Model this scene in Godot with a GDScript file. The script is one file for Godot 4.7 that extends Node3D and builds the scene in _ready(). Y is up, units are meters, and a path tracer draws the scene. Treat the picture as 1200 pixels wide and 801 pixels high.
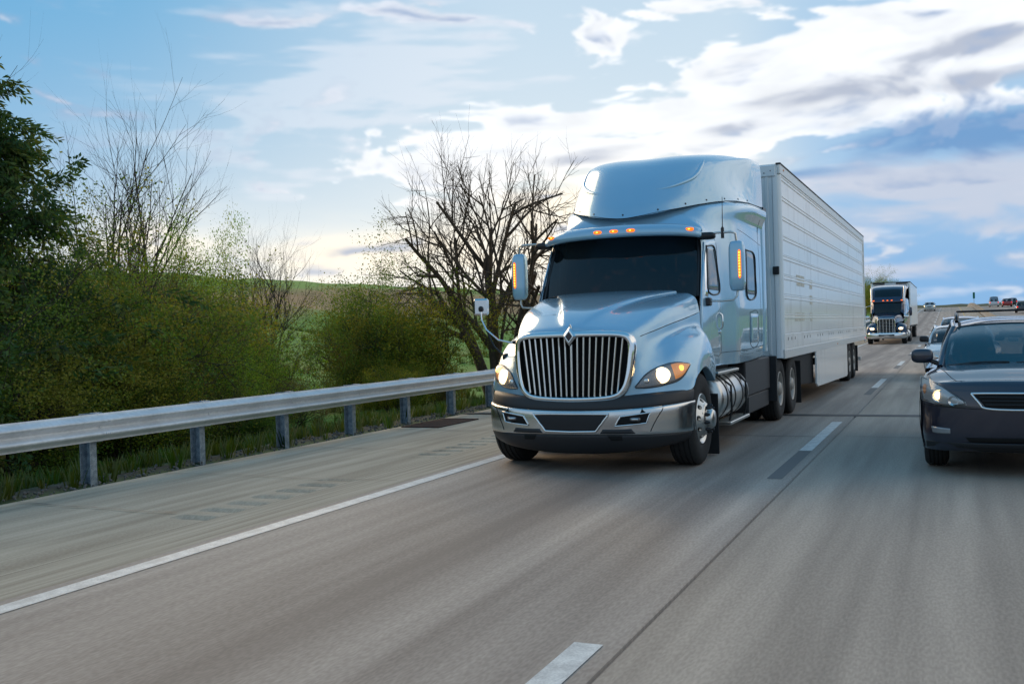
extends Node3D

# ---------------------------------------------------------------- mesh accumulator
class MB:
	var v := PackedVector3Array()
	var n := PackedVector3Array()
	var uv := PackedVector2Array()
	var col := PackedColorArray()
	var ix := PackedInt32Array()
	var colored := false
	var color := Color.WHITE
	func vert(p: Vector3, nn: Vector3, t := Vector2.ZERO) -> int:
		v.append(p); n.append(nn); uv.append(t)
		if colored: col.append(color)
		return v.size() - 1
	# front faces run clockwise: seen from where the normal points, a-b-c turn clockwise
	func tri_n(a: Vector3, b: Vector3, c: Vector3) -> void:
		var nn := (c - a).cross(b - a).normalized()
		var k := v.size()
		vert(a, nn, Vector2(a.x, a.z)); vert(b, nn, Vector2(b.x, b.z)); vert(c, nn, Vector2(c.x, c.z))
		ix.append_array([k, k + 1, k + 2])
	func quad(a: Vector3, b: Vector3, c: Vector3, d: Vector3) -> void:
		var nn := (c - a).cross(b - a) + (d - a).cross(c - a)
		nn = nn.normalized()
		var k := v.size()
		vert(a, nn, Vector2(0, 0)); vert(b, nn, Vector2(1, 0)); vert(c, nn, Vector2(1, 1)); vert(d, nn, Vector2(0, 1))
		ix.append_array([k, k + 1, k + 2, k, k + 2, k + 3])
	func quad_out(a: Vector3, b: Vector3, c: Vector3, d: Vector3, inside: Vector3) -> void:
		var nn := (c - a).cross(b - a) + (d - a).cross(c - a)
		if nn.dot((a + b + c + d) * .25 - inside) >= 0.0: quad(a, b, c, d)
		else: quad(d, c, b, a)
	# smooth grid of points; inside tells which way is out; wrap closes the columns
	func grid(rows: Array, inside: Vector3, wrap := false, uvs := Vector2.ONE) -> void:
		var R := rows.size()
		var C: int = rows[0].size()
		var nn := []
		var s := 0.0
		for i in R:
			var line := PackedVector3Array()
			for j in C:
				var a: Vector3 = rows[mini(i + 1, R - 1)][j] - rows[maxi(i - 1, 0)][j]
				var b: Vector3
				if wrap: b = rows[i][(j + 1) % C if j < C - 1 else 1] - rows[i][j - 1 if j > 0 else C - 2]
				else: b = rows[i][mini(j + 1, C - 1)] - rows[i][maxi(j - 1, 0)]
				if a.length_squared() < 1e-14:
					a = rows[mini(i + 1, R - 1)][(j + 1) % C] - rows[maxi(i - 1, 0)][(j + 1) % C]
				if b.length_squared() < 1e-14:
					var i2 := i + 1 if i < R - 1 else i - 1
					b = rows[i2][mini(j + 1, C - 1)] - rows[i2][maxi(j - 1, 0)]
				var c := a.cross(b).normalized()
				line.append(c)
				var pp: Vector3 = rows[i][j]
				s += c.dot((pp - inside).normalized())
			nn.append(line)
		var flip := s < 0.0
		var k := v.size()
		for i in R:
			for j in C:
				vert(rows[i][j], -nn[i][j] if flip else nn[i][j], Vector2(float(j) / (C - 1) * uvs.x, float(i) / (R - 1) * uvs.y))
		for i in R - 1:
			for j in C - 1:
				var a := k + i * C + j
				# a(i,j) a+C (i+1,j) ; normal = di x dj
				if flip: ix.append_array([a, a + C, a + 1, a + 1, a + C, a + C + 1])
				else: ix.append_array([a, a + 1, a + C, a + 1, a + C + 1, a + C])
	func box(c: Vector3, s: Vector3, bev := 0.0, b := Basis.IDENTITY) -> void:
		var h := s * .5
		if bev <= 0.0:
			var fx := [[Vector3(1, 0, 0), Vector3(0, 1, 0), Vector3(0, 0, 1)], [Vector3(0, 1, 0), Vector3(0, 0, 1), Vector3(1, 0, 0)], [Vector3(0, 0, 1), Vector3(1, 0, 0), Vector3(0, 1, 0)]]
			for f in fx:
				for sg in [-1.0, 1.0]:
					var q := []
					for e in [[-1, -1], [1, -1], [1, 1], [-1, 1]]:
						q.append(c + b * ((f[0] * sg + f[1] * e[0] + f[2] * e[1]) * h))
					quad_out(q[0], q[1], q[2], q[3], c)
			return
		var bv: float = minf(bev, minf(h.x, minf(h.y, h.z)) * .98)
		var g := h - Vector3(bv, bv, bv)
		var P := func(x: float, y: float, z: float, ax: int) -> Vector3:
			var w := Vector3(x, y, z) * g
			w[ax] += [x, y, z][ax] * bv
			return c + b * w
		for ax in 3:
			var a1 := (ax + 1) % 3
			var a2 := (ax + 2) % 3
			for sg in [-1.0, 1.0]:
				var q := []
				for e in [[-1, -1], [1, -1], [1, 1], [-1, 1]]:
					var w := Vector3.ZERO
					w[ax] = sg; w[a1] = e[0]; w[a2] = e[1]
					q.append(P.call(w.x, w.y, w.z, ax))
				quad_out(q[0], q[1], q[2], q[3], c)
			for s1 in [-1.0, 1.0]:
				for s2 in [-1.0, 1.0]:
					var q := []
					for e in [[-1.0, a1], [1.0, a1], [1.0, a2], [-1.0, a2]]:
						var w := Vector3.ZERO
						w[ax] = e[0]; w[a1] = s1; w[a2] = s2
						q.append(P.call(w.x, w.y, w.z, e[1]))
					quad_out(q[0], q[1], q[2], q[3], c)
		for sx in [-1.0, 1.0]:
			for sy in [-1.0, 1.0]:
				for sz in [-1.0, 1.0]:
					var a: Vector3 = P.call(sx, sy, sz, 0)
					var d: Vector3 = P.call(sx, sy, sz, 1)
					var e: Vector3 = P.call(sx, sy, sz, 2)
					if (e - a).cross(d - a).dot(a + d + e - c * 3.0) > 0: tri_n(a, d, e)
					else: tri_n(a, e, d)
	func bar(p0: Vector3, p1: Vector3, w: float, h: float, bev := 0.0, up := Vector3.UP) -> void:
		var d := p1 - p0
		var z := d.normalized()
		if absf(z.dot(up)) > .99: up = Vector3.RIGHT
		var x := up.cross(z).normalized()
		box((p0 + p1) * .5, Vector3(w, h, d.length()), bev, Basis(x, z.cross(x), z))
	# round tube through points; radii a number or one per point
	func tube(pts: Array, rad, seg := 8, caps := true) -> void:
		var rows := []
		var m := pts.size()
		var up := Vector3(.123, .97, .211).normalized()
		for i in m:
			var a: Vector3 = pts[maxi(i - 1, 0)]
			var b: Vector3 = pts[mini(i + 1, m - 1)]
			var t := (b - a).normalized()
			if absf(t.dot(up)) > .95 and i == 0: up = Vector3(.9, .1, .4).normalized()
			var x := up.cross(t).normalized()
			var y := t.cross(x)
			up = y
			var r: float = rad[i] if rad is Array or rad is PackedFloat32Array else rad
			var line := PackedVector3Array()
			for k in seg + 1:
				var an := TAU * k / seg
				line.append(pts[i] + (x * cos(an) + y * sin(an)) * r)
			rows.append(line)
		_ring_grid(rows, pts)
		if caps:
			for e in [0, m - 1]:
				var c: Vector3 = pts[e]
				var other: Vector3 = pts[1 if e == 0 else m - 2]
				for k in seg:
					var a: Vector3 = rows[e][k]
					var b: Vector3 = rows[e][k + 1]
					if (b - c).cross(a - c).dot(c - other) > 0: tri_n(c, a, b)
					else: tri_n(c, b, a)
	func _ring_grid(rows: Array, ctr: Array) -> void:
		var R := rows.size()
		var C: int = rows[0].size()
		var k := v.size()
		for i in R:
			for j in C:
				vert(rows[i][j], (rows[i][j] - ctr[i]).normalized(), Vector2(float(j) / (C - 1), float(i)))
		for i in R - 1:
			for j in C - 1:
				var a := k + i * C + j
				ix.append_array([a, a + C, a + 1, a + 1, a + C, a + C + 1])
	# lathe: profile of (radius, along) about axis d from o
	func lathe(o: Vector3, d: Vector3, prof: Array, seg := 24) -> void:
		var up := Vector3.UP if absf(d.y) < .9 else Vector3.RIGHT
		var x := up.cross(d).normalized()
		var y := d.cross(x).normalized()
		for i in prof.size() - 1:
			var a: Vector2 = prof[i]
			var b: Vector2 = prof[i + 1]
			var e := b - a
			if e.length() < 1e-6: continue
			var nr := Vector2(e.y, -e.x).normalized()
			# smooth with neighbours when the turn is slight
			var n0 := nr
			var n1 := nr
			if i > 0:
				var pe: Vector2 = a - prof[i - 1]
				var pn := Vector2(pe.y, -pe.x).normalized()
				if pn.dot(nr) > .6: n0 = (nr + pn).normalized()
			if i < prof.size() - 2:
				var pe: Vector2 = prof[i + 2] - b
				var pn := Vector2(pe.y, -pe.x).normalized()
				if pn.dot(nr) > .6: n1 = (nr + pn).normalized()
			var k := v.size()
			for s in seg + 1:
				var an := TAU * s / seg
				var r := x * cos(an) + y * sin(an)
				vert(o + r * a.x + d * a.y, (r * n0.x + d * n0.y), Vector2(float(s) / seg, 0))
				vert(o + r * b.x + d * b.y, (r * n1.x + d * n1.y), Vector2(float(s) / seg, 1))
			for s in seg:
				var q := k + s * 2
				ix.append_array([q, q + 1, q + 2, q + 2, q + 1, q + 3])
	# flat polygon (in plane o + x*ax + y*ay) pushed by depth along their cross
	func prism(poly: PackedVector2Array, o: Vector3, ax: Vector3, ay: Vector3, depth: float, bev := 0.0) -> void:
		var az := ax.cross(ay).normalized()
		var ccw := not Geometry2D.is_polygon_clockwise(poly)
		var pl := poly.duplicate()
		if not ccw: pl.reverse()
		var face := pl
		if bev > 0.0:
			var off := Geometry2D.offset_polygon(pl, -bev, Geometry2D.JOIN_MITER)
			if off.size() == 1 and off[0].size() == pl.size():
				# match starting vertex
				var best := 0
				for i in pl.size():
					if off[0][i].distance_to(pl[0]) < off[0][best].distance_to(pl[0]): best = i
				var f := PackedVector2Array()
				for i in pl.size(): f.append(off[0][(i + best) % pl.size()])
				face = f
			else: bev = 0.0
		var to := func(p: Vector2, h: float) -> Vector3: return o + ax * p.x + ay * p.y + az * h
		var tr := Geometry2D.triangulate_polygon(face)
		for i in range(0, tr.size(), 3):
			var a: Vector2 = face[tr[i]]
			var b: Vector2 = face[tr[i + 1]]
			var c: Vector2 = face[tr[i + 2]]
			if (b - a).cross(c - a) < 0:
				var t := b
				b = c
				c = t
			tri_n(to.call(a, depth), to.call(c, depth), to.call(b, depth))
			tri_n(to.call(a, 0), to.call(b, 0), to.call(c, 0))
		var m := pl.size()
		for i in m:
			var j := (i + 1) % m
			var hi := depth - bev
			quad(to.call(pl[i], 0), to.call(pl[i], hi), to.call(pl[j], hi), to.call(pl[j], 0))
			if bev > 0.0: quad(to.call(pl[i], hi), to.call(face[i], depth), to.call(face[j], depth), to.call(pl[j], hi))
	func add(o: MB, t: Transform3D) -> void:
		var k := v.size()
		for i in o.v.size():
			v.append(t * o.v[i]); n.append((t.basis * o.n[i]).normalized()); uv.append(o.uv[i])
			if colored: col.append(o.col[i] if o.colored else color)
		var flip := t.basis.determinant() < 0
		for i in range(0, o.ix.size(), 3):
			if flip: ix.append_array([k + o.ix[i], k + o.ix[i + 2], k + o.ix[i + 1]])
			else: ix.append_array([k + o.ix[i], k + o.ix[i + 1], k + o.ix[i + 2]])
	func mirrored() -> MB:
		var m := MB.new()
		m.add(self, Transform3D(Basis.from_scale(Vector3(-1, 1, 1)), Vector3.ZERO))
		return m
	func mesh() -> ArrayMesh:
		var a := []
		a.resize(Mesh.ARRAY_MAX)
		a[Mesh.ARRAY_VERTEX] = v
		a[Mesh.ARRAY_NORMAL] = n
		a[Mesh.ARRAY_TEX_UV] = uv
		if colored: a[Mesh.ARRAY_COLOR] = col
		a[Mesh.ARRAY_INDEX] = ix
		var am := ArrayMesh.new()
		am.add_surface_from_arrays(Mesh.PRIMITIVE_TRIANGLES, a)
		return am

# ---------------------------------------------------------------- smooth patch through a grid of points
class Patch:
	var c := []
	var R := 0
	var C := 0
	func _init(rows: Array) -> void:
		for r in rows:
			var l := PackedVector3Array()
			for p in r: l.append(p if p is Vector3 else Vector3(p[0], p[1], p[2]))
			c.append(l)
		R = c.size()
		C = c[0].size()
	static func cr(a: Vector3, b: Vector3, d: Vector3, e: Vector3, t: float) -> Vector3:
		return b + .5 * t * (d - a + t * (2.0 * a - 5.0 * b + 4.0 * d - e + t * (3.0 * (b - d) + e - a)))
	func _row(i: int, u: float) -> Vector3:
		var l: PackedVector3Array = c[i]
		var f := clampf(u, 0, 1) * (C - 1)
		var j := mini(int(f), C - 2)
		var a := l[j - 1] if j > 0 else l[j] * 2.0 - l[j + 1]
		var e := l[j + 2] if j < C - 2 else l[j + 1] * 2.0 - l[j]
		return cr(a, l[j], l[j + 1], e, f - j)
	func at(u: float, w: float) -> Vector3: # u across columns, w down rows
		var f := clampf(w, 0, 1) * (R - 1)
		var i := mini(int(f), R - 2)
		var b := _row(i, u)
		var d := _row(i + 1, u)
		var a := _row(i - 1, u) if i > 0 else b * 2.0 - d
		var e := _row(i + 2, u) if i < R - 2 else d * 2.0 - b
		return cr(a, b, d, e, f - i)
	func normal(u: float, w: float, inside: Vector3) -> Vector3:
		var e := .004
		var nn := (at(minf(u + e, 1), w) - at(maxf(u - e, 0), w)).cross(at(u, minf(w + e, 1)) - at(u, maxf(w - e, 0))).normalized()
		return nn if nn.dot(at(u, w) - inside) > 0 else -nn
	func rows(nu: int, nw: int, u0 := 0.0, u1 := 1.0, w0 := 0.0, w1 := 1.0) -> Array:
		var out := []
		for i in nw + 1:
			var l := PackedVector3Array()
			for j in nu + 1: l.append(at(lerpf(u0, u1, float(j) / nu), lerpf(w0, w1, float(i) / nw)))
			out.append(l)
		return out
	func find(p: Vector3, u0 := 0.0, u1 := 1.0, w0 := 0.0, w1 := 1.0) -> Vector2:
		var best := Vector2(.5, .5)
		var bd := 1e9
		for i in 13:
			for j in 13:
				var q := Vector2(lerpf(u0, u1, j / 12.0), lerpf(w0, w1, i / 12.0))
				var d := at(q.x, q.y).distance_squared_to(p)
				if d < bd: bd = d; best = q
		var st := Vector2(u1 - u0, w1 - w0) / 12.0
		for k in 13:
			for e in [Vector2(1, 0), Vector2(-1, 0), Vector2(0, 1), Vector2(0, -1)]:
				var q: Vector2 = (best + e * st).clamp(Vector2(u0, w0), Vector2(u1, w1))
				var d := at(q.x, q.y).distance_squared_to(p)
				if d < bd: bd = d; best = q
			st *= .68
		return best
	# sheet laid over the patch between two lists of 3-D points (first edge, second edge), off metres proud, with edges going down
	func sheet(m: MB, e0: Array, e1: Array, off: float, inside: Vector3, nb := 6, sub := 4, bulge := 0.0) -> void:
		var a := spread(e0, sub)
		var b := spread(e1, sub)
		var g := []
		for i in a.size():
			var ua := find(a[i])
			var ub := find(b[i])
			var l := PackedVector3Array()
			l.append(at(ua.x, ua.y) - normal(ua.x, ua.y, inside) * .012)
			for j in nb + 1:
				var q := ua.lerp(ub, float(j) / nb)
				var bb := bulge * sin(PI * j / nb) * sin(PI * i / (a.size() - 1.0))
				l.append(at(q.x, q.y) + normal(q.x, q.y, inside) * (off + bb))
			l.append(at(ub.x, ub.y) - normal(ub.x, ub.y, inside) * .012)
			g.append(l)
		var first := PackedVector3Array()
		var last := PackedVector3Array()
		for p in g[0]: first.append(p)
		for p in g[-1]: last.append(p)
		var u0 := find(a[0].lerp(b[0], .5))
		var u1 := find(a[-1].lerp(b[-1], .5))
		var n0 := normal(u0.x, u0.y, inside) * (off + .012)
		var n1 := normal(u1.x, u1.y, inside) * (off + .012)
		for j in range(1, first.size() - 1): first[j] -= n0; last[j] -= n1
		m.grid([first] + g + [last], inside)
	static func spread(p: Array, sub: int) -> Array:
		var out := []
		for i in p.size() - 1:
			var b: Vector3 = p[i]
			var d: Vector3 = p[i + 1]
			var a: Vector3 = p[i - 1] if i > 0 else b * 2.0 - d
			var e: Vector3 = p[i + 2] if i < p.size() - 2 else d * 2.0 - b
			for k in sub: out.append(cr(a, b, d, e, float(k) / sub))
		out.append(p[-1])
		return out
	func straight(pts: Array, off: float, inside: Vector3, sub := 5) -> Array: # keeps its corners
		var out := []
		for i in pts.size() - 1:
			for k in sub + int(i == pts.size() - 2):
				var q := find(pts[i].lerp(pts[i + 1], float(k) / sub))
				out.append(at(q.x, q.y) + normal(q.x, q.y, inside) * off)
		return out
	func line(pts: Array, off: float, inside: Vector3, sub := 6) -> Array:
		var out := []
		for p in spread(pts, sub):
			var q := find(p)
			out.append(at(q.x, q.y) + normal(q.x, q.y, inside) * off)
		return out

# ---------------------------------------------------------------- node helpers
var M := {}
var taken := {}
var rng := RandomNumberGenerator.new()

func V(x: float, y: float, z: float) -> Vector3: return Vector3(x, y, z)

func numbered(called: String) -> String:
	var k: int = taken.get(called, -1) + 1
	taken[called] = k
	return called if k == 0 else "%s_%03d" % [called, k]

func tag(o: Node3D, label := "", category := "", group := "", kind := "") -> Node3D:
	if label: o.set_meta("label", label)
	if category: o.set_meta("category", category)
	if group: o.set_meta("group", group)
	if kind: o.set_meta("kind", kind)
	return o

func base(called: String, where: Vector3, label: String, category: String, group := "", turn := 0.0) -> Node3D:
	var o := Node3D.new()
	o.name = numbered(called)
	add_child(o)
	o.position = where
	o.rotation.y = turn
	return tag(o, label, category, group)

func part(parent: Node, called: String, m, material: Material, at := Transform3D.IDENTITY) -> MeshInstance3D:
	var o := MeshInstance3D.new()
	o.mesh = m.mesh() if m is MB else m
	o.material_override = material
	o.transform = at
	o.name = called if parent != self else numbered(called)
	parent.add_child(o, true)
	return o

func pair(parent: Node, called: String, m: MB, material: Material) -> Array: # a part and its mirror image
	return [part(parent, called, m, material), part(parent, called, m.mirrored(), material)]

func lin(r: float, g: float, b: float, a := 1.0) -> Color:
	var c := Color(r, g, b).linear_to_srgb()
	c.a = a
	return c

func mat(key: String, c: Color, rough := .6, metal := 0.0) -> StandardMaterial3D:
	var m := StandardMaterial3D.new()
	m.resource_name = key
	m.albedo_color = c
	m.roughness = rough
	m.metallic = metal
	M[key] = m
	return m

func glow(key: String, c: Color, e: float, base_c := Color(.8, .8, .8)) -> StandardMaterial3D:
	var m := mat(key, base_c, .3)
	m.emission_enabled = true
	m.emission = c
	m.emission_energy_multiplier = e
	return m

func noise_img(w: int, h: int, freq: float, oct: int, sd: int, kind := FastNoiseLite.TYPE_SIMPLEX_SMOOTH, seamless := true) -> Image:
	var f := FastNoiseLite.new()
	f.noise_type = kind
	f.seed = sd
	f.frequency = freq
	f.fractal_octaves = oct
	return f.get_seamless_image(w, h) if seamless else f.get_image(w, h)

# a tiling colour texture: mean colour times grey noise at two scales
func grain_tex(w: int, h: int, lo: Color, hi: Color, f1: float, f2: float, sd: int, stretch := 1.0) -> ImageTexture:
	var a := noise_img(w, h, f1, 4, sd)
	var b := noise_img(w, h, f2, 3, sd + 7)
	if stretch != 1.0:
		var hh := int(h / stretch)
		a = noise_img(w, hh, f1, 4, sd)
		a.resize(w, h, Image.INTERPOLATE_CUBIC)
		b = noise_img(w, hh, f2, 3, sd + 7)
		b.resize(w, h, Image.INTERPOLATE_CUBIC)
	var da := a.get_data()
	var db := b.get_data()
	var out := PackedByteArray()
	out.resize(w * h * 3)
	for i in w * h:
		var t := clampf((da[i] * .5 + db[i] * .5) / 255.0 * 1.7 - .35, 0, 1)
		out[i * 3] = int(255 * lerpf(lo.r, hi.r, t))
		out[i * 3 + 1] = int(255 * lerpf(lo.g, hi.g, t))
		out[i * 3 + 2] = int(255 * lerpf(lo.b, hi.b, t))
	return ImageTexture.create_from_image(Image.create_from_data(w, h, false, Image.FORMAT_RGB8, out))

func world_tex(m: StandardMaterial3D, t: Texture2D, scale: Vector3) -> StandardMaterial3D:
	m.albedo_texture = t
	m.uv1_triplanar = true
	m.uv1_world_triplanar = true
	m.uv1_scale = scale
	return m

# ---------------------------------------------------------------- camera, sky, sun
func sm(a: float, b: float, x: float) -> float:
	var t := clampf((x - a) / (b - a), 0, 1)
	return t * t * (3 - 2 * t)

func bump(az: float, el: float, a0: float, e0: float, w: float, h: float, tilt := 0.0) -> float:
	var x := az - a0
	if absf(x) > w * 2.45: return 0.0
	var y := el - e0 - x * tilt
	var d := x * x / (w * w) + y * y / (h * h)
	return exp(-d) if d < 6.0 else 0.0

var n_warp := FastNoiseLite.new()
var n_soft := FastNoiseLite.new()
var n_fine := FastNoiseLite.new()

func sky_colour(dir: Vector3) -> Vector3:
	var el := rad_to_deg(asin(clampf(dir.y, -1, 1)))
	var az := rad_to_deg(atan2(dir.x, -dir.z))
	if el < 0.0: el = 0.0
	var glow_az := az + 24.0
	var g := exp(-glow_az * glow_az / 900.0)
	# clear air: blue overhead and to the left, paler towards the low sun behind the trees, grey-blue low down elsewhere
	var blue := Vector3(.045, .33, .62).lerp(Vector3(.075, .28, .52), sm(20.0, 55.0, el))
	var pale := Vector3(.43, .60, .76)
	var cream := Vector3(.93, .92, .86)
	var slate := Vector3(.23, .43, .70)
	var side := sm(-45.0, -22.0, az) * (1.0 - sm(60.0, 120.0, az))
	var up := blue.lerp(pale, side * (1.0 - sm(14.0, 60.0, el)))
	var low := slate.lerp(cream, sm(.12, .85, g * (1.0 - sm(-13.0, -3.0, az) * .9)))
	low = low.lerp(cream, (1.0 - sm(-60.0, -38.0, az)) * .45)
	var h := exp(-el / 9.0)
	var c := up.lerp(low, clampf(h * 1.25, 0, 1))
	c = c.lerp(Vector3(.66, .67, .66), .38 * sm(60.0, 110.0, absf(az)) * (1.0 - sm(25.0, 60.0, el))) # thin haze away from the light
	# clouds
	var p := Vector3(dir.x, dir.y * 3.4, dir.z)
	var w := n_warp.get_noise_3dv(p * 2.1)
	var f := n_soft.get_noise_3dv((p + Vector3(w, w * .5, -w) * .2) * 6.2)
	var fine := n_fine.get_noise_3dv((p + Vector3(w, f, w) * .07) * 13.0)
	var t := f * .8 + fine * .34
	# high white sheet, thick to the right of the truck
	var cov := -.36 - .22 * (1.0 - sm(-44.0, -32.0, az)) * sm(-90.0, -60.0, az) - .2 * sm(40.0, 60.0, el) + .85 * sm(12.0, 34.0, az) * (1.0 - sm(110.0, 160.0, az)) * sm(4.0, 11.0, el) * (1.0 - sm(38.0, 62.0, el)) - .5 * sm(85.0, 135.0, absf(az)) - .3 * sm(24.0, 45.0, el)
	cov += 1.0 * bump(az, el, -24.0, 9.6, 8.5, 2.6, .16) + 1.05 * bump(az, el, -9.0, 11.8, 9.0, 3.3, .12) + 1.0 * bump(az, el, 3.0, 15.5, 11.0, 4.0, .1)
	cov += .8 * bump(az, el, -17.0, 16.2, 4.0, 1.1, .25) + .8 * bump(az, el, -52.0, 18.5, 4.6, 1.5, .25) + .6 * bump(az, el, -51.0, 14.6, 2.2, .8, .3) + .62 * bump(az, el, 22.0, 20.0, 16.0, 8.0)
	var white := sm(-.02, .24, cov + t * 1.45)
	c = c.lerp(Vector3(.90, .925, .96).lerp(Vector3(1.08, 1.02, .93), sm(20.0, 60.0, az)), white * .95)
	c *= 1.0 + white * (fine * .16 - .05 * f)
	# warm light low behind the trees
	var wm := bump(az, el, -31.5, 4.4, 6.5, 1.5, .03) + .9 * bump(az, el, -22.0, 4.6, 6.0, 2.4, .03) + .8 * bump(az, el, -43.0, 5.0, 4.0, 1.7, .1) + .7 * bump(az, el, -17.0, 7.2, 7.0, 2.0)
	c = c.lerp(Vector3(1.12, 1.0, .80), clampf(wm * (1.0 + t * 1.2), 0, 1) * .85)
	# thin cirrus
	var ci := sm(.12, .5, f * .6 + n_fine.get_noise_3d(p.x * 7.0, p.y * 17.0, p.z * 7.0) * .6 + .75 * bump(az, el, -31.0, 14.4, 6.5, 2.4, .1) + .3 * bump(az, el, -38.0, 11.0, 8.0, 3.0))
	c = c.lerp(Vector3(.80, .82, .88), ci * .42 * (1.0 - white) * sm(-50.0, -34.0, az) * (1.0 - .8 * sm(25.0, 45.0, el)) * (1.0 - sm(70.0, 120.0, absf(az))))
	# grey undersides and streaks
	var gr := bump(az, el, .0, 13.6, 4.2, .62, .13) + .95 * bump(az, el, -6.5, 12.0, 4.0, .42, .1) + .9 * bump(az, el, 1.5, 11.9, 5.0, .5, .06) + .7 * bump(az, el, -11.5, 10.7, 2.4, .4, .04)
	gr += .75 * bump(az, el, -19.5, 9.4, 3.0, .5, .12) + .5 * bump(az, el, -31.0, 6.2, 5.0, .35) + .45 * bump(az, el, -30.0, 4.6, 6.0, .3) + .55 * bump(az, el, -9.5, 8.7, 4.5, .4) + .5 * bump(az, el, 20.0, 12.0, 14.0, 1.2)
	c = c.lerp(Vector3(.40, .45, .56), sm(.12, 1.05, gr * (1.0 + .6 * t) + t * .9) * .9)
	# broad violet-grey bank low on the right, with blue gaps above and below it
	var bank := bump(az, el, 2.0, 6.6, 11.0, 1.9, -.03) + .75 * bump(az, el, 30.0, 7.0, 22.0, 2.6) + .55 * bump(az, el, -4.0, 2.6, 12.0, .55) + .4 * bump(az, el, 4.0, 4.4, 5.0, .4)
	c = c.lerp(Vector3(.55, .59, .69), sm(.15, .95, bank + t * .95) * .85)
	var gap := bump(az, el, 1.5, 9.3, 8.5, 1.25, -.02) + .6 * bump(az, el, -8.5, 8.0, 3.6, .35)
	c = c.lerp(Vector3(.115, .27, .53), sm(.15, .85, gap + t * .9) * .78)
	return c

func make_sky() -> ImageTexture:
	n_warp.seed = 11; n_warp.frequency = 1.0; n_warp.fractal_octaves = 3
	n_soft.seed = 23; n_soft.frequency = 1.0; n_soft.fractal_octaves = 5; n_soft.fractal_gain = .52
	n_fine.seed = 5; n_fine.frequency = 1.0; n_fine.fractal_octaves = 4
	var W := 768
	var H := 384
	var coarse := PackedFloat32Array()
	coarse.resize(W * H * 3)
	for y in H:
		var th := PI * (y + .5) / H
		for x in W:
			var ph := TAU * (x + .5) / W
			var i := (y * W + x) * 3
			if y > H / 2 + 2:
				coarse[i] = .21; coarse[i + 1] = .20; coarse[i + 2] = .19
				continue
			# a panorama's left edge looks along -z
			var c := sky_colour(Vector3(sin(ph) * sin(th), cos(th), -cos(ph) * sin(th)))
			coarse[i] = c.x; coarse[i + 1] = c.y; coarse[i + 2] = c.z
	var im := Image.create_from_data(W, H, false, Image.FORMAT_RGBF, coarse.to_byte_array())
	W = 4096
	H = 2048
	im.resize(W, H, Image.INTERPOLATE_CUBIC)
	# the part above the road again, finer
	var y0 := int((90.0 - 23.0) / 180.0 * H)
	var y1 := H / 2 + 2
	for span in [[298.0, 360.0], [0.0, 14.0]]:
		var x0 := int(span[0] / 360.0 * W)
		var w := int(span[1] / 360.0 * W) - x0
		var h := (y1 - y0)
		var px := PackedFloat32Array()
		px.resize(w * h * 3)
		for y in h:
			var th := PI * (y + y0 + .5) / H
			for x in w:
				var ph := TAU * (x + x0 + .5) / W
				var c := sky_colour(Vector3(sin(ph) * sin(th), cos(th), -cos(ph) * sin(th)))
				var i := (y * w + x) * 3
				px[i] = c.x; px[i + 1] = c.y; px[i + 2] = c.z
		im.blit_rect(Image.create_from_data(w, h, false, Image.FORMAT_RGBF, px.to_byte_array()), Rect2i(0, 0, w, h), Vector2i(x0, y0))
	return ImageTexture.create_from_image(im)

func camera_and_light() -> void:
	var cam := Camera3D.new()
	cam.name = "camera"
	add_child(cam)
	cam.position = Vector3(0, 1.559, 0)
	cam.rotation = Vector3(-.0109, .4109, -.0289)
	cam.fov = 37.01
	cam.near = .05
	cam.far = 9000.0
	cam.current = true
	var e := Environment.new()
	e.background_mode = Environment.BG_SKY
	var pm := PanoramaSkyMaterial.new()
	pm.panorama = make_sky()
	e.sky = Sky.new()
	e.sky.sky_material = pm
	e.tonemap_mode = Environment.TONE_MAPPER_LINEAR
	e.tonemap_exposure = 1.12
	e.sdfgi_enabled = true
	e.ssao_enabled = true
	e.ssil_enabled = true
	var we := WorldEnvironment.new()
	we.name = "environment"
	we.environment = e
	add_child(we)
	# the low sun stands behind the trees on the left, veiled by cloud
	var sun := DirectionalLight3D.new()
	sun.name = "sun"
	sun.light_color = Color(1.0, .86, .66)
	sun.light_energy = .78
	sun.light_angular_distance = 50.0
	sun.shadow_enabled = true
	add_child(sun)
	sun.look_at_from_position(Vector3(-.80, .34, -.50), Vector3.ZERO)

# ---------------------------------------------------------------- the lie of the land
func ox(d: float) -> float: # the road bends a touch to the left far back
	var s := d - 14.0
	return -.0055 * .5 * (s + sqrt(s * s + 60.0)) + .0055 * .5 * (sqrt(196.0 + 60.0) - 14.0)

func gy(d: float) -> float: # and climbs to a crest
	return 4.3 * sm(60, 290, d) - .02 * maxf(0, d - 300)

func land(x: float, z: float) -> float:
	var d := -z
	var s := -(x - ox(d)) - 8.75
	var y := gy(d)
	if s > -.05:
		y += -.04 - .42 * sm(.5, 3.2, s) + 9.6 * sm(2.0, 84, s) * (1.0 - .35 * sm(90, 260, d)) + 7.0 * sm(80, 400, s)
		y += sm(3, 12, s) * n_soft.get_noise_2d(x * .05, z * .05) * .8
	elif s > -22.75: y -= .16
	else:
		var r := -s - 22.75
		y += -.16 - .5 * sm(0, 6, r) - 2.0 * sm(6, 120, r)
	return y

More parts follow.
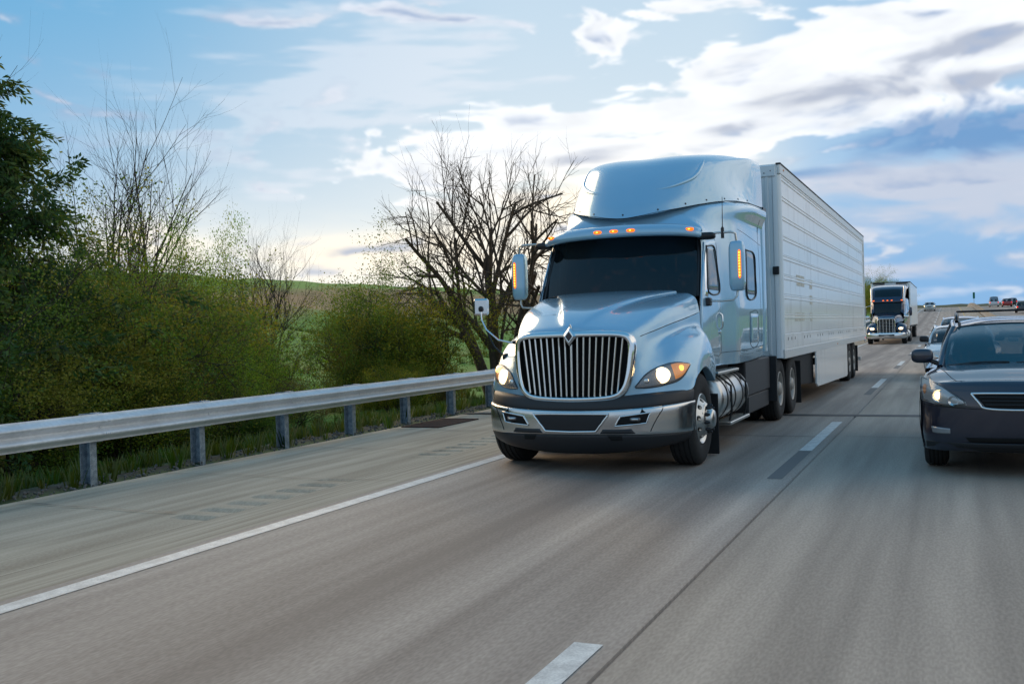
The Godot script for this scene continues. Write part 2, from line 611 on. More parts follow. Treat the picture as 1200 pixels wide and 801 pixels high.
func strip(m: MB, x0: float, x1: float, z0: float, z1: float, y: float, uvz := 18.5, edge := 0.0, uoff := 0.0) -> void:
	var steps := maxi(1, int(ceil(absf(z1 - z0) / 4.0)))
	var xs := [x0, x1] if edge <= 0.0 else [x0, x0 + .002, x0 + .012, x1 - .012, x1 - .002, x1]
	var zs := []
	for i in steps + 1: zs.append(lerpf(z0, z1, float(i) / steps))
	if edge > 0.0:
		zs.insert(1, z0 + signf(z1 - z0) * .012)
		zs.insert(zs.size() - 1, z1 - signf(z1 - z0) * .012)
		zs.insert(0, z0); zs.append(z1)
	var k := m.v.size()
	for i in zs.size():
		var z: float = zs[i]
		for j in xs.size():
			var dy := 0.0
			if edge > 0.0:
				if j == 0 or j == 5 or i == 0 or i == zs.size() - 1: dy = -edge
				elif j == 1 or j == 4 or i == 1 or i == zs.size() - 2: dy = -.007
			m.vert(Vector3(xs[j] + ox(-z), gy(-z) + y + dy, z), Vector3.UP, Vector2((xs[j] - x0) / (x1 - x0) + uoff, z / uvz))
	var C := xs.size()
	for i in zs.size() - 1:
		for j in C - 1:
			var a := k + i * C + j
			if z1 < z0: m.ix.append_array([a, a + C, a + 1, a + 1, a + C, a + C + 1])
			else: m.ix.append_array([a, a + 1, a + C, a + 1, a + C + 1, a + C])

# concrete seen along the lane: worn wheel tracks, drips down the middle, streaks and stains
func lane_tex(sd: int, lo: Color, hi: Color, tracks: Array, drip: float) -> ImageTexture:
	var w := 512
	var h := 1024
	var streak := noise_img(w, 32, .03, 4, sd)
	streak.resize(w, h, Image.INTERPOLATE_CUBIC)
	var blot := noise_img(w, h / 4, .012, 5, sd + 3)
	blot.resize(w, h, Image.INTERPOLATE_CUBIC)
	var spk := noise_img(w, h, .32, 2, sd + 9, FastNoiseLite.TYPE_SIMPLEX)
	var a := streak.get_data()
	var b := blot.get_data()
	var s := spk.get_data()
	var out := PackedByteArray()
	out.resize(w * h * 3)
	var wear := PackedFloat32Array()
	for x in w:
		var u := float(x) / w
		var d := 0.0
		for t in tracks: d += t[1] * exp(-pow((u - t[0]) / t[2], 2))
		d += drip * exp(-pow((u - .52) / .11, 2))
		wear.append(d)
	for y in h:
		for x in w:
			var i := y * w + x
			var bl := b[i] / 255.0
			var t := .5 + (a[i] / 255.0 - .5) * .26 + (bl - .5) * .62 + (s[i] / 255.0 - .5) * .40 - wear[x] * (.55 + .9 * bl)
			t = clampf(t, 0, 1)
			out[i * 3] = int(255 * lerpf(lo.r, hi.r, t))
			out[i * 3 + 1] = int(255 * lerpf(lo.g, hi.g, t))
			out[i * 3 + 2] = int(255 * lerpf(lo.b, hi.b, t))
	return ImageTexture.create_from_image(Image.create_from_data(w, h, false, Image.FORMAT_RGB8, out))

func road() -> void:
	var grit := noise_img(512, 512, .22, 3, 77)
	var gt := ImageTexture.create_from_image(grit)
	var mk := func(key: String, t: Texture2D, rough: float) -> StandardMaterial3D:
		var m := mat(key, Color.WHITE, rough)
		m.albedo_texture = t
		return m
	var l1: StandardMaterial3D = mk.call("lane_concrete", lane_tex(3, Color(.46, .42, .39), Color(.78, .725, .67), [[.20, .16, .10], [.80, .16, .10]], .42), .72)
	var l2: StandardMaterial3D = mk.call("inner_lane_concrete", lane_tex(14, Color(.51, .465, .42), Color(.79, .73, .665), [[.22, .14, .11], [.76, .14, .11]], .20), .74)
	var sh: StandardMaterial3D = mk.call("shoulder_concrete", lane_tex(31, Color(.54, .49, .42), Color(.80, .745, .66), [], .0), .85)
	var bed := mat("joint_dirt", lin(.018, .017, .016), .95)
	world_tex(bed, gt, Vector3.ONE * 2.0)
	var r := Node3D.new()
	r.name = "road"
	add_child(r)
	tag(r, "", "", "", "structure")
	var b := MB.new()
	strip(b, -8.7, 15.5, 40, -700, -.07)
	part(r, "road_bed", b, bed)
	for k in range(-1, 19):
		var za := .8 - 18.5 * k
		var zb := za - 18.5
		var g := .011
		var s1 := MB.new()
		strip(s1, -5.395, -1.532, za - g, zb + g, 0, 18.5 * 1.37, .06)
		part(r, "concrete_slab", s1, l1)
		var s2 := MB.new()
		strip(s2, -1.514, 2.19, za - g, zb + g, -.002, 18.5 * 1.31, .06)
		part(r, "concrete_slab", s2, l2)
		var s3 := MB.new()
		strip(s3, 2.205, 4.3, za - g, zb + g, -.006, 14.0, .06)
		part(r, "shoulder_slab", s3, sh)
		var zz := za - 3.5 if k % 2 == 0 else za - 9.0
		var s4 := MB.new()
		strip(s4, -8.7, -6.44, za + 2.9 - g, zb + 2.9 + g, -.012, 13.0, .06)
		part(r, "shoulder_slab", s4, sh)
		var s5 := MB.new()
		strip(s5, -6.0, -5.41, za + 2.9 - g, zb + 2.9 + g, -.006, 13.0, .06, .3)
		part(r, "shoulder_slab", s5, sh)
		if k < 8:
			# milled rumble grooves, in runs
			var rows := []
			var q := za + 2.9
			while q > zb + 2.9:
				var run := sm(-.25, .1, sin(q * 1.35) + .3 * sin(q * .37))
				var dy := -.032 * run * clampf(sin(q * TAU / .38) * 2.2 - .3, 0, 1)
				rows.append(PackedVector3Array([V(-6.44 + ox(-q), gy(-q) - .012, q), V(-6.40 + ox(-q), gy(-q) - .011 + dy, q), V(-6.04 + ox(-q), gy(-q) - .009 + dy, q), V(-6.0 + ox(-q), gy(-q) - .008, q)]))
				q -= .0375
			var rm := MB.new()
			rm.grid(rows, V(-6, -50, (za + zb) * .5), false, Vector2(.2, 1.4))
			part(r, "rumble_strip", rm, sh)
		else:
			var rm := MB.new()
			strip(rm, -6.435, -6.005, za + 2.9 - g, zb + 2.9 + g, -.01, 13.0, .05)
			part(r, "rumble_strip", rm, sh)
		var s6 := MB.new()
		strip(s6, 5.1, 15.4, za - g, zb + g, -.01, 26.0, .05)
		part(r, "concrete_slab", s6, l2)
	# paint
	var paint := mat("road_paint", Color.WHITE, .55)
	world_tex(paint, grain_tex(256, 256, Color(.70, .70, .69), Color(.90, .90, .88), .03, .25, 41), Vector3(.9, .9, .9))
	var worn := mat("worn_black_paint", lin(.15, .145, .14), .75)
	var yel := mat("yellow_paint", lin(.55, .36, .05), .6)
	var e := MB.new()
	strip(e, -5.285, -5.125, 30, -330, .004)
	part(r, "edge_line", e, paint)
	e = MB.new()
	strip(e, 1.92, 2.06, 30, -330, .003)
	part(r, "edge_line", e, yel)
	e = MB.new()
	strip(e, 14.1, 14.25, 30, -330, .002)
	part(r, "edge_line", e, paint)
	var far := [-4.75, -16.5]
	for k in range(1, 24): far.append(-16.5 - 12.17 * k)
	for z in far:
		e = MB.new()
		strip(e, -1.775, -1.625, z + 3.75, z, .004)
		part(r, "lane_dash", e, paint)
	for z in far.slice(0, 6):
		e = MB.new()
		strip(e, -1.775, -1.625, z + 6.1, z + 3.76, .003)
		part(r, "contrast_dash", e, worn)
	# the dark filled joint across the lanes, and a few tarred cracks
	var tar := mat("joint_tar", lin(.035, .033, .032), .6)
	e = MB.new()
	strip(e, -8.7, 2.19, -17.52, -17.84, .0035)
	part(r, "expansion_joint", e, tar)
	var cr := RandomNumberGenerator.new()
	cr.seed = 5
	for q in [[-14.6, -8.6, -1.6, .035], [-14.45, -1.4, 2.1, .03], [-9.4, -8.6, -5.5, .022], [-12.1, -8.6, -6.5, .025], [-24.5, -5.3, 2.1, .05], [-7.3, -8.6, -6.5, .02], [-31.0, -8.6, 2.1, .06]]:
		e = MB.new()
		var a := PackedVector3Array()
		var b2 := PackedVector3Array()
		var n := int((q[2] - q[1]) / .12)
		var z: float = q[0]
		for i in n + 1:
			z += cr.randf_range(-.022, .022)
			var x: float = lerpf(q[1], q[2], float(i) / n)
			var w: float = q[3] * cr.randf_range(.3, 1.0)
			a.append(V(x + ox(-z), gy(-z) + .0025, z - w * .5)); b2.append(V(x + ox(-z), gy(-z) + .0025, z + w * .5))
		e.grid([a, b2], V(-3, -50, z))
		part(r, "tarred_crack", e, tar)
	# a rusty gully cover at the shoulder's edge
	var rust := mat("rust", Color.WHITE, .9)
	world_tex(rust, grain_tex(256, 256, Color(.16, .08, .055), Color(.33, .19, .13), .03, .2, 91), Vector3(1.3, 1.3, 1.3))
	var dr := base("drain_cover", V(-8.25, -.012, -15.75), "rusty brown slotted drain cover sunk in the shoulder's edge", "drain cover")
	var dm := MB.new()
	for q in [[V(-.33, .008, 0), V(.05, .022, 1.5)], [V(.33, .008, 0), V(.05, .022, 1.5)], [V(0, .008, .75), V(.71, .022, .05)], [V(0, .008, -.75), V(.71, .022, .05)]]: dm.box(q[0], q[1], .004)
	part(dr, "frame", dm, rust)
	for k in 17:
		var bm := MB.new()
		bm.box(V(0, .006, -.66 + k * .0825), V(.6, .018, .06), .004)
		part(dr, "bar", bm, rust)

func guardrail() -> void:
	var zinc := mat("galvanised_steel", lin(.78, .80, .82), .42, .25)
	world_tex(zinc, grain_tex(256, 256, Color(.86, .86, .86), Color(1, 1, 1), .012, .10, 19), Vector3(.8, .8, .5))
	var pz := mat("galvanised_post", lin(.50, .56, .62), .6, .2)
	world_tex(pz, grain_tex(256, 256, Color(.6, .62, .64), Color(.95, .95, .95), .03, .15, 29), Vector3(1.5, 1.5, 1.5))
	var g := base("guardrail", V(-8.95, 0, -8.75), "long galvanised steel crash barrier on posts along the shoulder", "guardrail")
	# W beam: (out, up)
	var prof := [[.005, .0], [.004, .018], [.035, .045], [.082, .068], [.085, .095], [.05, .118], [.012, .142], [.010, .170], [.05, .194], [.085, .217], [.082, .244], [.035, .267], [.004, .294], [.005, .312]]
	var L := 3.68
	for k in range(-4, 68):
		var m := MB.new()
		var rows := []
		for e in 5:
			var z := -L * k + (.03 if e == 0 else 0.0) - L * e / 4.0 - (.12 if e == 4 else 0.0)
			var d := 8.75 - z
			var line := PackedVector3Array()
			var out := .004 * float(e == 4)
			for q in prof: line.append(V(q[0] - out + ox(d), .445 + q[1] + gy(d), z))
			for q in range(prof.size() - 1, -1, -1): line.append(V(prof[q][0] - .006 - out + ox(d), .445 + prof[q][1] + gy(d), z))
			rows.append(line)
		var d2 := 8.75 + L * (k + .5)
		m.grid(rows, V(.02 + ox(d2), .6 + gy(d2), -L * (k + .5)))
		if k < 12:
			for bz in [-.08, -.02]:
				for by in [.085, .225]:
					var d := 8.75 + L * k
					m.lathe(V(.06 + ox(d), .445 + by + gy(d), -L * k + bz), V(1, 0, 0), [Vector2(.016, 0), Vector2(.014, .03), Vector2(0, .034)], 8)
		part(g, "rail_section", m, zinc)
	# posts and blocks: made once, shared
	var pm := MB.new()
	pm.box(V(-.19, -.05, -.05), V(.15, 1.6, .008), .002)
	pm.box(V(-.115, -.05, 0), V(.008, 1.6, .10), .002)
	pm.box(V(-.265, -.05, 0), V(.008, 1.6, .10), .002)
	var post := pm.mesh()
	var bm := MB.new()
	bm.box(V(-.055, .6, 0), V(.105, .33, .11), .008)
	var block := bm.mesh()
	var bolt := MB.new()
	bolt.lathe(V(.008, .6, 0), V(1, 0, 0), [Vector2(.02, 0), Vector2(.017, .012), Vector2(0, .015)], 8)
	var bolt_m := bolt.mesh()
	for k in range(-8, 100):
		var z := -1.84 * k
		var d := 8.75 - z
		var t := Transform3D(Basis.IDENTITY, V(ox(d), gy(d), z))
		part(g, "post", post, pz, t)
		part(g, "spacer_block", block, pz, t)
		if k < 24: part(g, "bolt", bolt_m, zinc, t)

func median() -> void:
	var con := mat("barrier_concrete", Color.WHITE, .85)
	world_tex(con, grain_tex(512, 512, Color(.40, .39, .38), Color(.66, .65, .62), .012, .14, 53), Vector3(.5, .5, .5))
	var w := base("median_barrier", V(4.7, 0, 0), "long grey concrete barrier wall along the middle of the highway", "barrier")
	var half := [V(.30, -.05, 0), V(.30, .08, 0), V(.13, .33, 0), V(.08, .84, 0), V(.06, .86, 0)]
	for k in range(-3, 60):
		var rows := []
		var z0 := -6.0 * k
		for e in [0.0, .006, .994, 1.0]:
			var z: float = z0 - 5.985 * e
			var line := PackedVector3Array()
			var sc := .985 if e == 0.0 or e == 1.0 else 1.0
			for p in half: line.append(V(p.x * sc + ox(-z), p.y * sc + gy(-z), z))
			for q in range(half.size() - 1, -1, -1): line.append(V(-half[q].x * sc + ox(-z), half[q].y * sc + gy(-z), z))
			rows.append(line)
		var m := MB.new()
		for j in rows[0].size() - 1:
			for i in 3: m.quad_out(rows[i][j], rows[i][j + 1], rows[i + 1][j + 1], rows[i + 1][j], V(ox(-z0), gy(-z0) + .3, z0 - 3))
		for e in [0, 3]:
			for j in 4: m.quad_out(rows[e][j], rows[e][j + 1], rows[e][8 - j], rows[e][9 - j], V(ox(-z0), gy(-z0) + .3, z0 - 3))
		part(w, "wall_segment", m, con)

func ground() -> void:
	var earth := mat("meadow_earth", Color.WHITE, .95)
	earth.vertex_color_use_as_albedo = true
	world_tex(earth, grain_tex(512, 512, Color(.74, .72, .68), Color(1, 1, 1), .02, .2, 61), Vector3(.12, .12, .12))
	var m := MB.new()
	m.colored = true
	var xs := []
	var x := -8.6
	while x > -900.0:
		xs.push_front(x)
		x -= .7 + maxf(0, -x - 18) * .09
	x = -8.0
	for q in [-8.0, 4.5, 15.0, 15.6, 17, 20, 25, 32, 42, 60, 90, 150, 260, 500, 900]: xs.append(q)
	var zs := []
	var z := 60.0
	while z > -1600.0:
		zs.append(z)
		z -= 1.5 + maxf(0, -z - 25) * .045
	var k := m.v.size()
	var C := xs.size()
	for i in zs.size():
		for j in C:
			var p := V(xs[j], land(xs[j], zs[i]), zs[i])
			var s: float = -(xs[j] - ox(-zs[i])) - 8.75
			# what grows: dirt at the rail, rough turf, a ploughed strip across the hill
			var nz := n_soft.get_noise_2d(p.x * .09, p.z * .09)
			var nf := n_fine.get_noise_2d(p.x * .35, p.z * .35)
			var turf := Color(.14, .36, .035).lerp(Color(.27, .31, .06), clampf(nz * .9 + .15, 0, 1))
			var dirt := Color(.105, .088, .068).lerp(Color(.05, .045, .035), clampf(nf + .4, 0, 1))
			var plough := Color(.44, .27, .13).lerp(Color(.30, .24, .09), clampf(nf + .5, 0, 1))
			var c := dirt.lerp(turf, sm(.8, 2.6, s + nf * .8))
			var hs := s + nz * 5.0
			c = c.lerp(plough, sm(34, 37, hs) * (1.0 - sm(55, 58, hs)))
			c = c.lerp(Color(.17, .40, .04), sm(56, 59, hs))
			if s < 0: c = turf
			m.color = c
			m.vert(p, Vector3.UP, Vector2(p.x, p.z))
	for i in zs.size():
		for j in C:
			var a := m.v[k + mini(i + 1, zs.size() - 1) * C + j] - m.v[k + maxi(i - 1, 0) * C + j]
			var b := m.v[k + i * C + mini(j + 1, C - 1)] - m.v[k + i * C + maxi(j - 1, 0)]
			var nn := a.cross(b).normalized()
			m.n[k + i * C + j] = nn if nn.y > 0 else -nn
	for i in zs.size() - 1:
		for j in C - 1:
			var a := k + i * C + j
			m.ix.append_array([a, a + C, a + 1, a + 1, a + C, a + C + 1])
	tag(part(self, "ground", m, earth), "", "", "", "structure")
	# wooded ridge on the skyline
	var wood := mat("far_woodland", Color.WHITE, 1.0)
	world_tex(wood, grain_tex(256, 256, Color(.17, .22, .14), Color(.29, .34, .22), .05, .2, 71), Vector3(.02, .05, .02))
	var hm := MB.new()
	var rows := []
	for i in 6:
		var line := PackedVector3Array()
		for j in 140:
			var xx := -1400.0 + 30.0 * j
			var top := 34.0 + 12.0 * n_soft.get_noise_1d(j * .07) + 5.0 * n_soft.get_noise_1d(j * .31 + 40) + 1.6 * n_fine.get_noise_1d(j * 1.9)
			line.append(V(xx, -20.0 + (top + 20.0) * sin(i / 5.0 * PI * .5), -1900.0 - i * 90.0))
		rows.append(line)
	hm.grid(rows, V(700, -800, -2100))
	tag(part(self, "hills", hm, wood), "", "", "", "structure")

# ---------------------------------------------------------------- shared vehicle materials and parts
func vehicle_materials() -> void:
	var p := mat("ice_blue_paint", lin(.32, .54, .70), .27, .34)
	p.clearcoat_enabled = true
	p.clearcoat = 1.0
	p.clearcoat_roughness = .04
	mat("chrome", lin(.80, .80, .79), .10, 1.0)
	mat("brushed_metal", lin(.62, .61, .58), .30, 1.0)
	mat("bar_metal", lin(.66, .66, .66), .22, 1.0)
	mat("dull_wheel", lin(.36, .34, .31), .5, .5)
	mat("black_plastic", lin(.018, .019, .022), .48)
	mat("satin_black", lin(.012, .012, .014), .35)
	mat("chassis_black", lin(.012, .012, .013), .7)
	mat("brake_steel", lin(.07, .065, .06), .7, .4)
	mat("gap_black", lin(.004, .004, .004), .9)
	var rb := mat("tyre_rubber", Color.WHITE, .85)
	world_tex(rb, grain_tex(128, 128, Color(.11, .11, .112), Color(.18, .175, .17), .05, .2, 4), Vector3(3, 3, 3))
	rb.uv1_world_triplanar = false
	mat("seat_cloth", lin(.03, .03, .034), .9)
	var g := mat("dark_glass", lin(.004, .008, .010, .88), .02)
	g.transparency = BaseMaterial3D.TRANSPARENCY_ALPHA
	g.metallic_specular = .5
	g = mat("side_glass", lin(.02, .03, .035, .55), .02)
	g.transparency = BaseMaterial3D.TRANSPARENCY_ALPHA
	g = mat("clear_lens", lin(.9, .9, .9, .06), .03)
	g.transparency = BaseMaterial3D.TRANSPARENCY_ALPHA
	mat("mirror_glass", lin(.85, .87, .88), .02, 1.0)
	glow("lamp_glow", Color(1.0, .84, .58), 5.0)
	glow("lamp_bright", Color(1.0, .88, .66), 2.2)
	glow("amber_glow", Color(1.0, .42, .04), 1.5, Color(.9, .4, .05))
	glow("turn_glow", Color(1.0, .58, .22), .28, Color(.80, .58, .34))
	glow("amber_core", Color(1.0, .78, .30), 2.2, Color(.9, .6, .2))
	glow("tail_glow", Color(1.0, .05, .03), .9, Color(.5, .02, .02))
	var am := mat("amber_plastic", lin(.75, .22, .02), .2)
	am.clearcoat_enabled = true
	mat("red_plastic", lin(.20, .01, .01), .2)
	mat("lamp_housing", lin(.17, .17, .175), .25, .6)
	mat("lamp_bowl", lin(.40, .42, .43), .3, .5)
	mat("reflector", lin(.75, .74, .72), .18, 1.0)
	mat("skin", lin(.36, .21, .15), .6)

func rounded(w: float, h: float, r: float, n := 5) -> PackedVector2Array:
	var out := PackedVector2Array()
	for k in 4:
		var c := Vector2((w * .5 - r) * (1 if k == 0 or k == 3 else -1), (h * .5 - r) * (1 if k < 2 else -1))
		for i in n + 1: out.append(c + Vector2.from_angle(PI * .5 * (k + float(i) / n)) * r)
	return out

# a box with well rounded edges, as a squashed sphere grid
func soft_box(m: MB, c: Vector3, s: Vector3, pw := 5.0, seg := 24, b := Basis.IDENTITY) -> void:
	var rows := []
	for i in seg / 2 + 1:
		var th := PI * i / (seg / 2)
		var line := PackedVector3Array()
		for j in seg + 1:
			var ph := TAU * j / seg
			var d := Vector3(sin(th) * cos(ph), cos(th), sin(th) * sin(ph))
			var k := pow(pow(absf(d.x), pw) + pow(absf(d.y), pw) + pow(absf(d.z), pw), -1.0 / pw)
			line.append(c + b * (d * k * s * .5))
		rows.append(line)
	m.grid(rows, c, true)

# a cone between two radii, pierced by round holes that go through it
func holed_cone(m: MB, r0: float, x0: float, r1: float, x1: float, n: int, h: float) -> void:
	var rc := (r0 + r1) * .5
	var at := func(t: float, a: float) -> Vector3: # t from r0 (0) to r1 (1)
		var r := lerpf(r0, r1, t)
		return V(lerpf(x0, x1, t), r * cos(a), r * sin(a))
	var len := Vector2(r0 - r1, x1 - x0).length()
	for k in n:
		var a0 := TAU * k / n
		var half := PI / n
		var ring := PackedVector3Array()
		var edge := PackedVector3Array()
		var deep := PackedVector3Array()
		for i in 25:
			var d := Vector2.from_angle(TAU * i / 24.0 + PI / 4)
			var p := d * h
			ring.append(at.call(.5 + p.y / len, a0 + p.x / rc))
			deep.append(at.call(.5 + p.y / len, a0 + p.x / rc) + V(-.03, 0, 0))
			var sc := minf(half * rc / maxf(absf(d.x), 1e-6), len * .5 / maxf(absf(d.y), 1e-6))
			p = d * sc
			edge.append(at.call(.5 + p.y / len, a0 + p.x / rc))
		var c: Vector3 = at.call(.5, a0)
		m.grid([ring, edge], c + V(-1, 0, 0))
		m.grid([ring, deep], c + V(0, 0, 0) + (ring[0] - c) * 30.0)

var wheel_cache := {}
# wheel with its outer face towards +x; origin at the hub on the outer face plane
func wheel(parent: Node, at: Vector3, outward: float, R: float, width: float, kind: String) -> void:
	var key := "%s %.3f %.3f" % [kind, R, width]
	if not wheel_cache.has(key):
		var t := MB.new()
		var rr := R * (.56 if kind == "truck_front" or kind == "truck_rear" else .62)
		var w := width
		var prof := [Vector2(rr, -w), Vector2(R * .80, -w - .012), Vector2(R * .95, -w + .008), Vector2(R * .985, -w + .03)]
		var grooves := 4
		for i in grooves:
			var z0 := -w + .03 + (w - .06) * (i + .5) / grooves
			prof.append_array([Vector2(R, z0 - .010), Vector2(R - .012, z0 - .006), Vector2(R - .012, z0 + .006), Vector2(R, z0 + .010)])
		prof.append_array([Vector2(R * .985, -.03), Vector2(R * .95, -.008), Vector2(R * .88, .006), Vector2(R * .80, .010), Vector2(R * .70, .004), Vector2(rr + .005, -.006), Vector2(rr - .004, -.02)])
		t.lathe(Vector3.ZERO, Vector3.RIGHT, prof, 48)
		var r := MB.new()
		var dark := MB.new()
		var nuts := MB.new()
		if kind == "truck_front":
			r.lathe(Vector3.ZERO, Vector3.RIGHT, [Vector2(rr, -w * .9), Vector2(rr - .02, -.05), Vector2(rr - .004, -.012), Vector2(rr - .012, -.002), Vector2(rr - .03, -.012), Vector2(rr * .83, -.035)], 40)
			holed_cone(r, rr * .83, -.035, rr * .60, .042, 10, .029)
			r.lathe(Vector3.ZERO, Vector3.RIGHT, [Vector2(rr * .60, .042), Vector2(rr * .56, .055), Vector2(rr * .42, .06), Vector2(rr * .40, .065), Vector2(rr * .38, .11), Vector2(rr * .30, .135), Vector2(0, .14)], 40)
			for k in 10:
				var a := TAU * k / 10.0
				var a2 := a + PI / 10
				nuts.lathe(V(.05, cos(a2) * rr * .50, sin(a2) * rr * .50), Vector3.RIGHT, [Vector2(.021, 0), Vector2(.021, .03), Vector2(.014, .06), Vector2(0, .064)], 8)
		elif kind == "truck_rear":
			r.lathe(Vector3.ZERO, Vector3.RIGHT, [Vector2(rr, -w * .9), Vector2(rr - .02, -.04), Vector2(rr - .004, -.010), Vector2(rr - .012, .0), Vector2(rr - .03, -.012), Vector2(rr - .05, -.06), Vector2(rr * .82, -.12)], 40)
			holed_cone(r, rr * .82, -.12, rr * .60, -.165, 10, .029)
			r.lathe(Vector3.ZERO, Vector3.RIGHT, [Vector2(rr * .60, -.165), Vector2(rr * .44, -.165), Vector2(rr * .42, -.10), Vector2(rr * .40, -.02), Vector2(rr * .30, .01), Vector2(0, .012)], 40)
			for k in 10:
				var a := TAU * k / 10.0
				var a2 := a + PI / 10
				nuts.lathe(V(-.165, cos(a2) * rr * .53, sin(a2) * rr * .53), Vector3.RIGHT, [Vector2(.02, 0), Vector2(.02, .03), Vector2(.014, .05), Vector2(0, .054)], 8)
		else:
			r.lathe(Vector3.ZERO, Vector3.RIGHT, [Vector2(rr, -w * .9), Vector2(rr - .015, -.03), Vector2(rr, -.004), Vector2(rr - .014, .002), Vector2(rr - .03, -.02), Vector2(rr - .04, -.07)], 36)
			for k in 5:
				var a := TAU * k / 5.0
				for q in [-.11, .11]:
					r.bar(V(.0, cos(a + q * 2.2) * rr * .22, sin(a + q * 2.2) * rr * .22), V(-.016, cos(a + q) * (rr - .02), sin(a + q) * (rr - .02)), rr * .13, .03, .008, Vector3.RIGHT)
			r.lathe(V(-.03, 0, 0), Vector3.RIGHT, [Vector2(rr * .30, 0), Vector2(rr * .27, .03), Vector2(rr * .16, .042), Vector2(0, .044)], 20)
			dark.lathe(V(-.09, 0, 0), Vector3.RIGHT, [Vector2(rr - .035, -.02), Vector2(rr - .035, .0), Vector2(0, .0)], 24)
			for k in 5:
				var a := TAU * (k + .5) / 5.0
				nuts.lathe(V(.0, cos(a) * rr * .2, sin(a) * rr * .2), Vector3.RIGHT, [Vector2(.011, -.02), Vector2(.011, .012), Vector2(0, .014)], 6)
		if kind != "car": dark.lathe(V(-w + .02, 0, 0), Vector3.RIGHT, [Vector2(rr - .03, -.02), Vector2(rr - .03, .01), Vector2(rr * .4, .02), Vector2(0, .02)], 24) # brake drum
		var rm := r.mesh()
		for e in [dark, nuts]:
			var a := []
			a.resize(Mesh.ARRAY_MAX)
			a[Mesh.ARRAY_VERTEX] = e.v
			a[Mesh.ARRAY_NORMAL] = e.n
			a[Mesh.ARRAY_TEX_UV] = e.uv
			a[Mesh.ARRAY_INDEX] = e.ix
			rm.add_surface_from_arrays(Mesh.PRIMITIVE_TRIANGLES, a)
		rm.surface_set_material(0, M.reflector if kind == "car" else M.brushed_metal if kind == "truck_front" else M.dull_wheel)
		rm.surface_set_material(1, M.brake_steel)
		rm.surface_set_material(2, M.dull_wheel if kind != "truck_front" else M.satin_black)
		wheel_cache[key] = [t.mesh(), rm]
	var c: Array = wheel_cache[key]
	var n := Node3D.new()
	n.name = "wheel"
	parent.add_child(n, true)
	n.position = at
	n.rotation = Vector3(rng.randf() * .5, 0 if outward > 0 else PI, 0)
	part(n, "tyre", c[0], M.tyre_rubber)
	part(n, "rim", c[1], null)

func mirror_rows(half: Array) -> Array: # each row: centre -> right edge; returns left edge -> right edge
	var out := []
	for r in half:
		var l := []
		for i in range(r.size() - 1, 0, -1): l.append(V(-r[i][0], r[i][1], r[i][2]))
		for p in r: l.append(V(p[0], p[1], p[2]))
		out.append(l)
	return out

func gap_line(m: MB, p: Patch, pts: Array, inside: Vector3, r := .006) -> void:
	m.tube(p.line(pts, -.002, inside), r, 6)

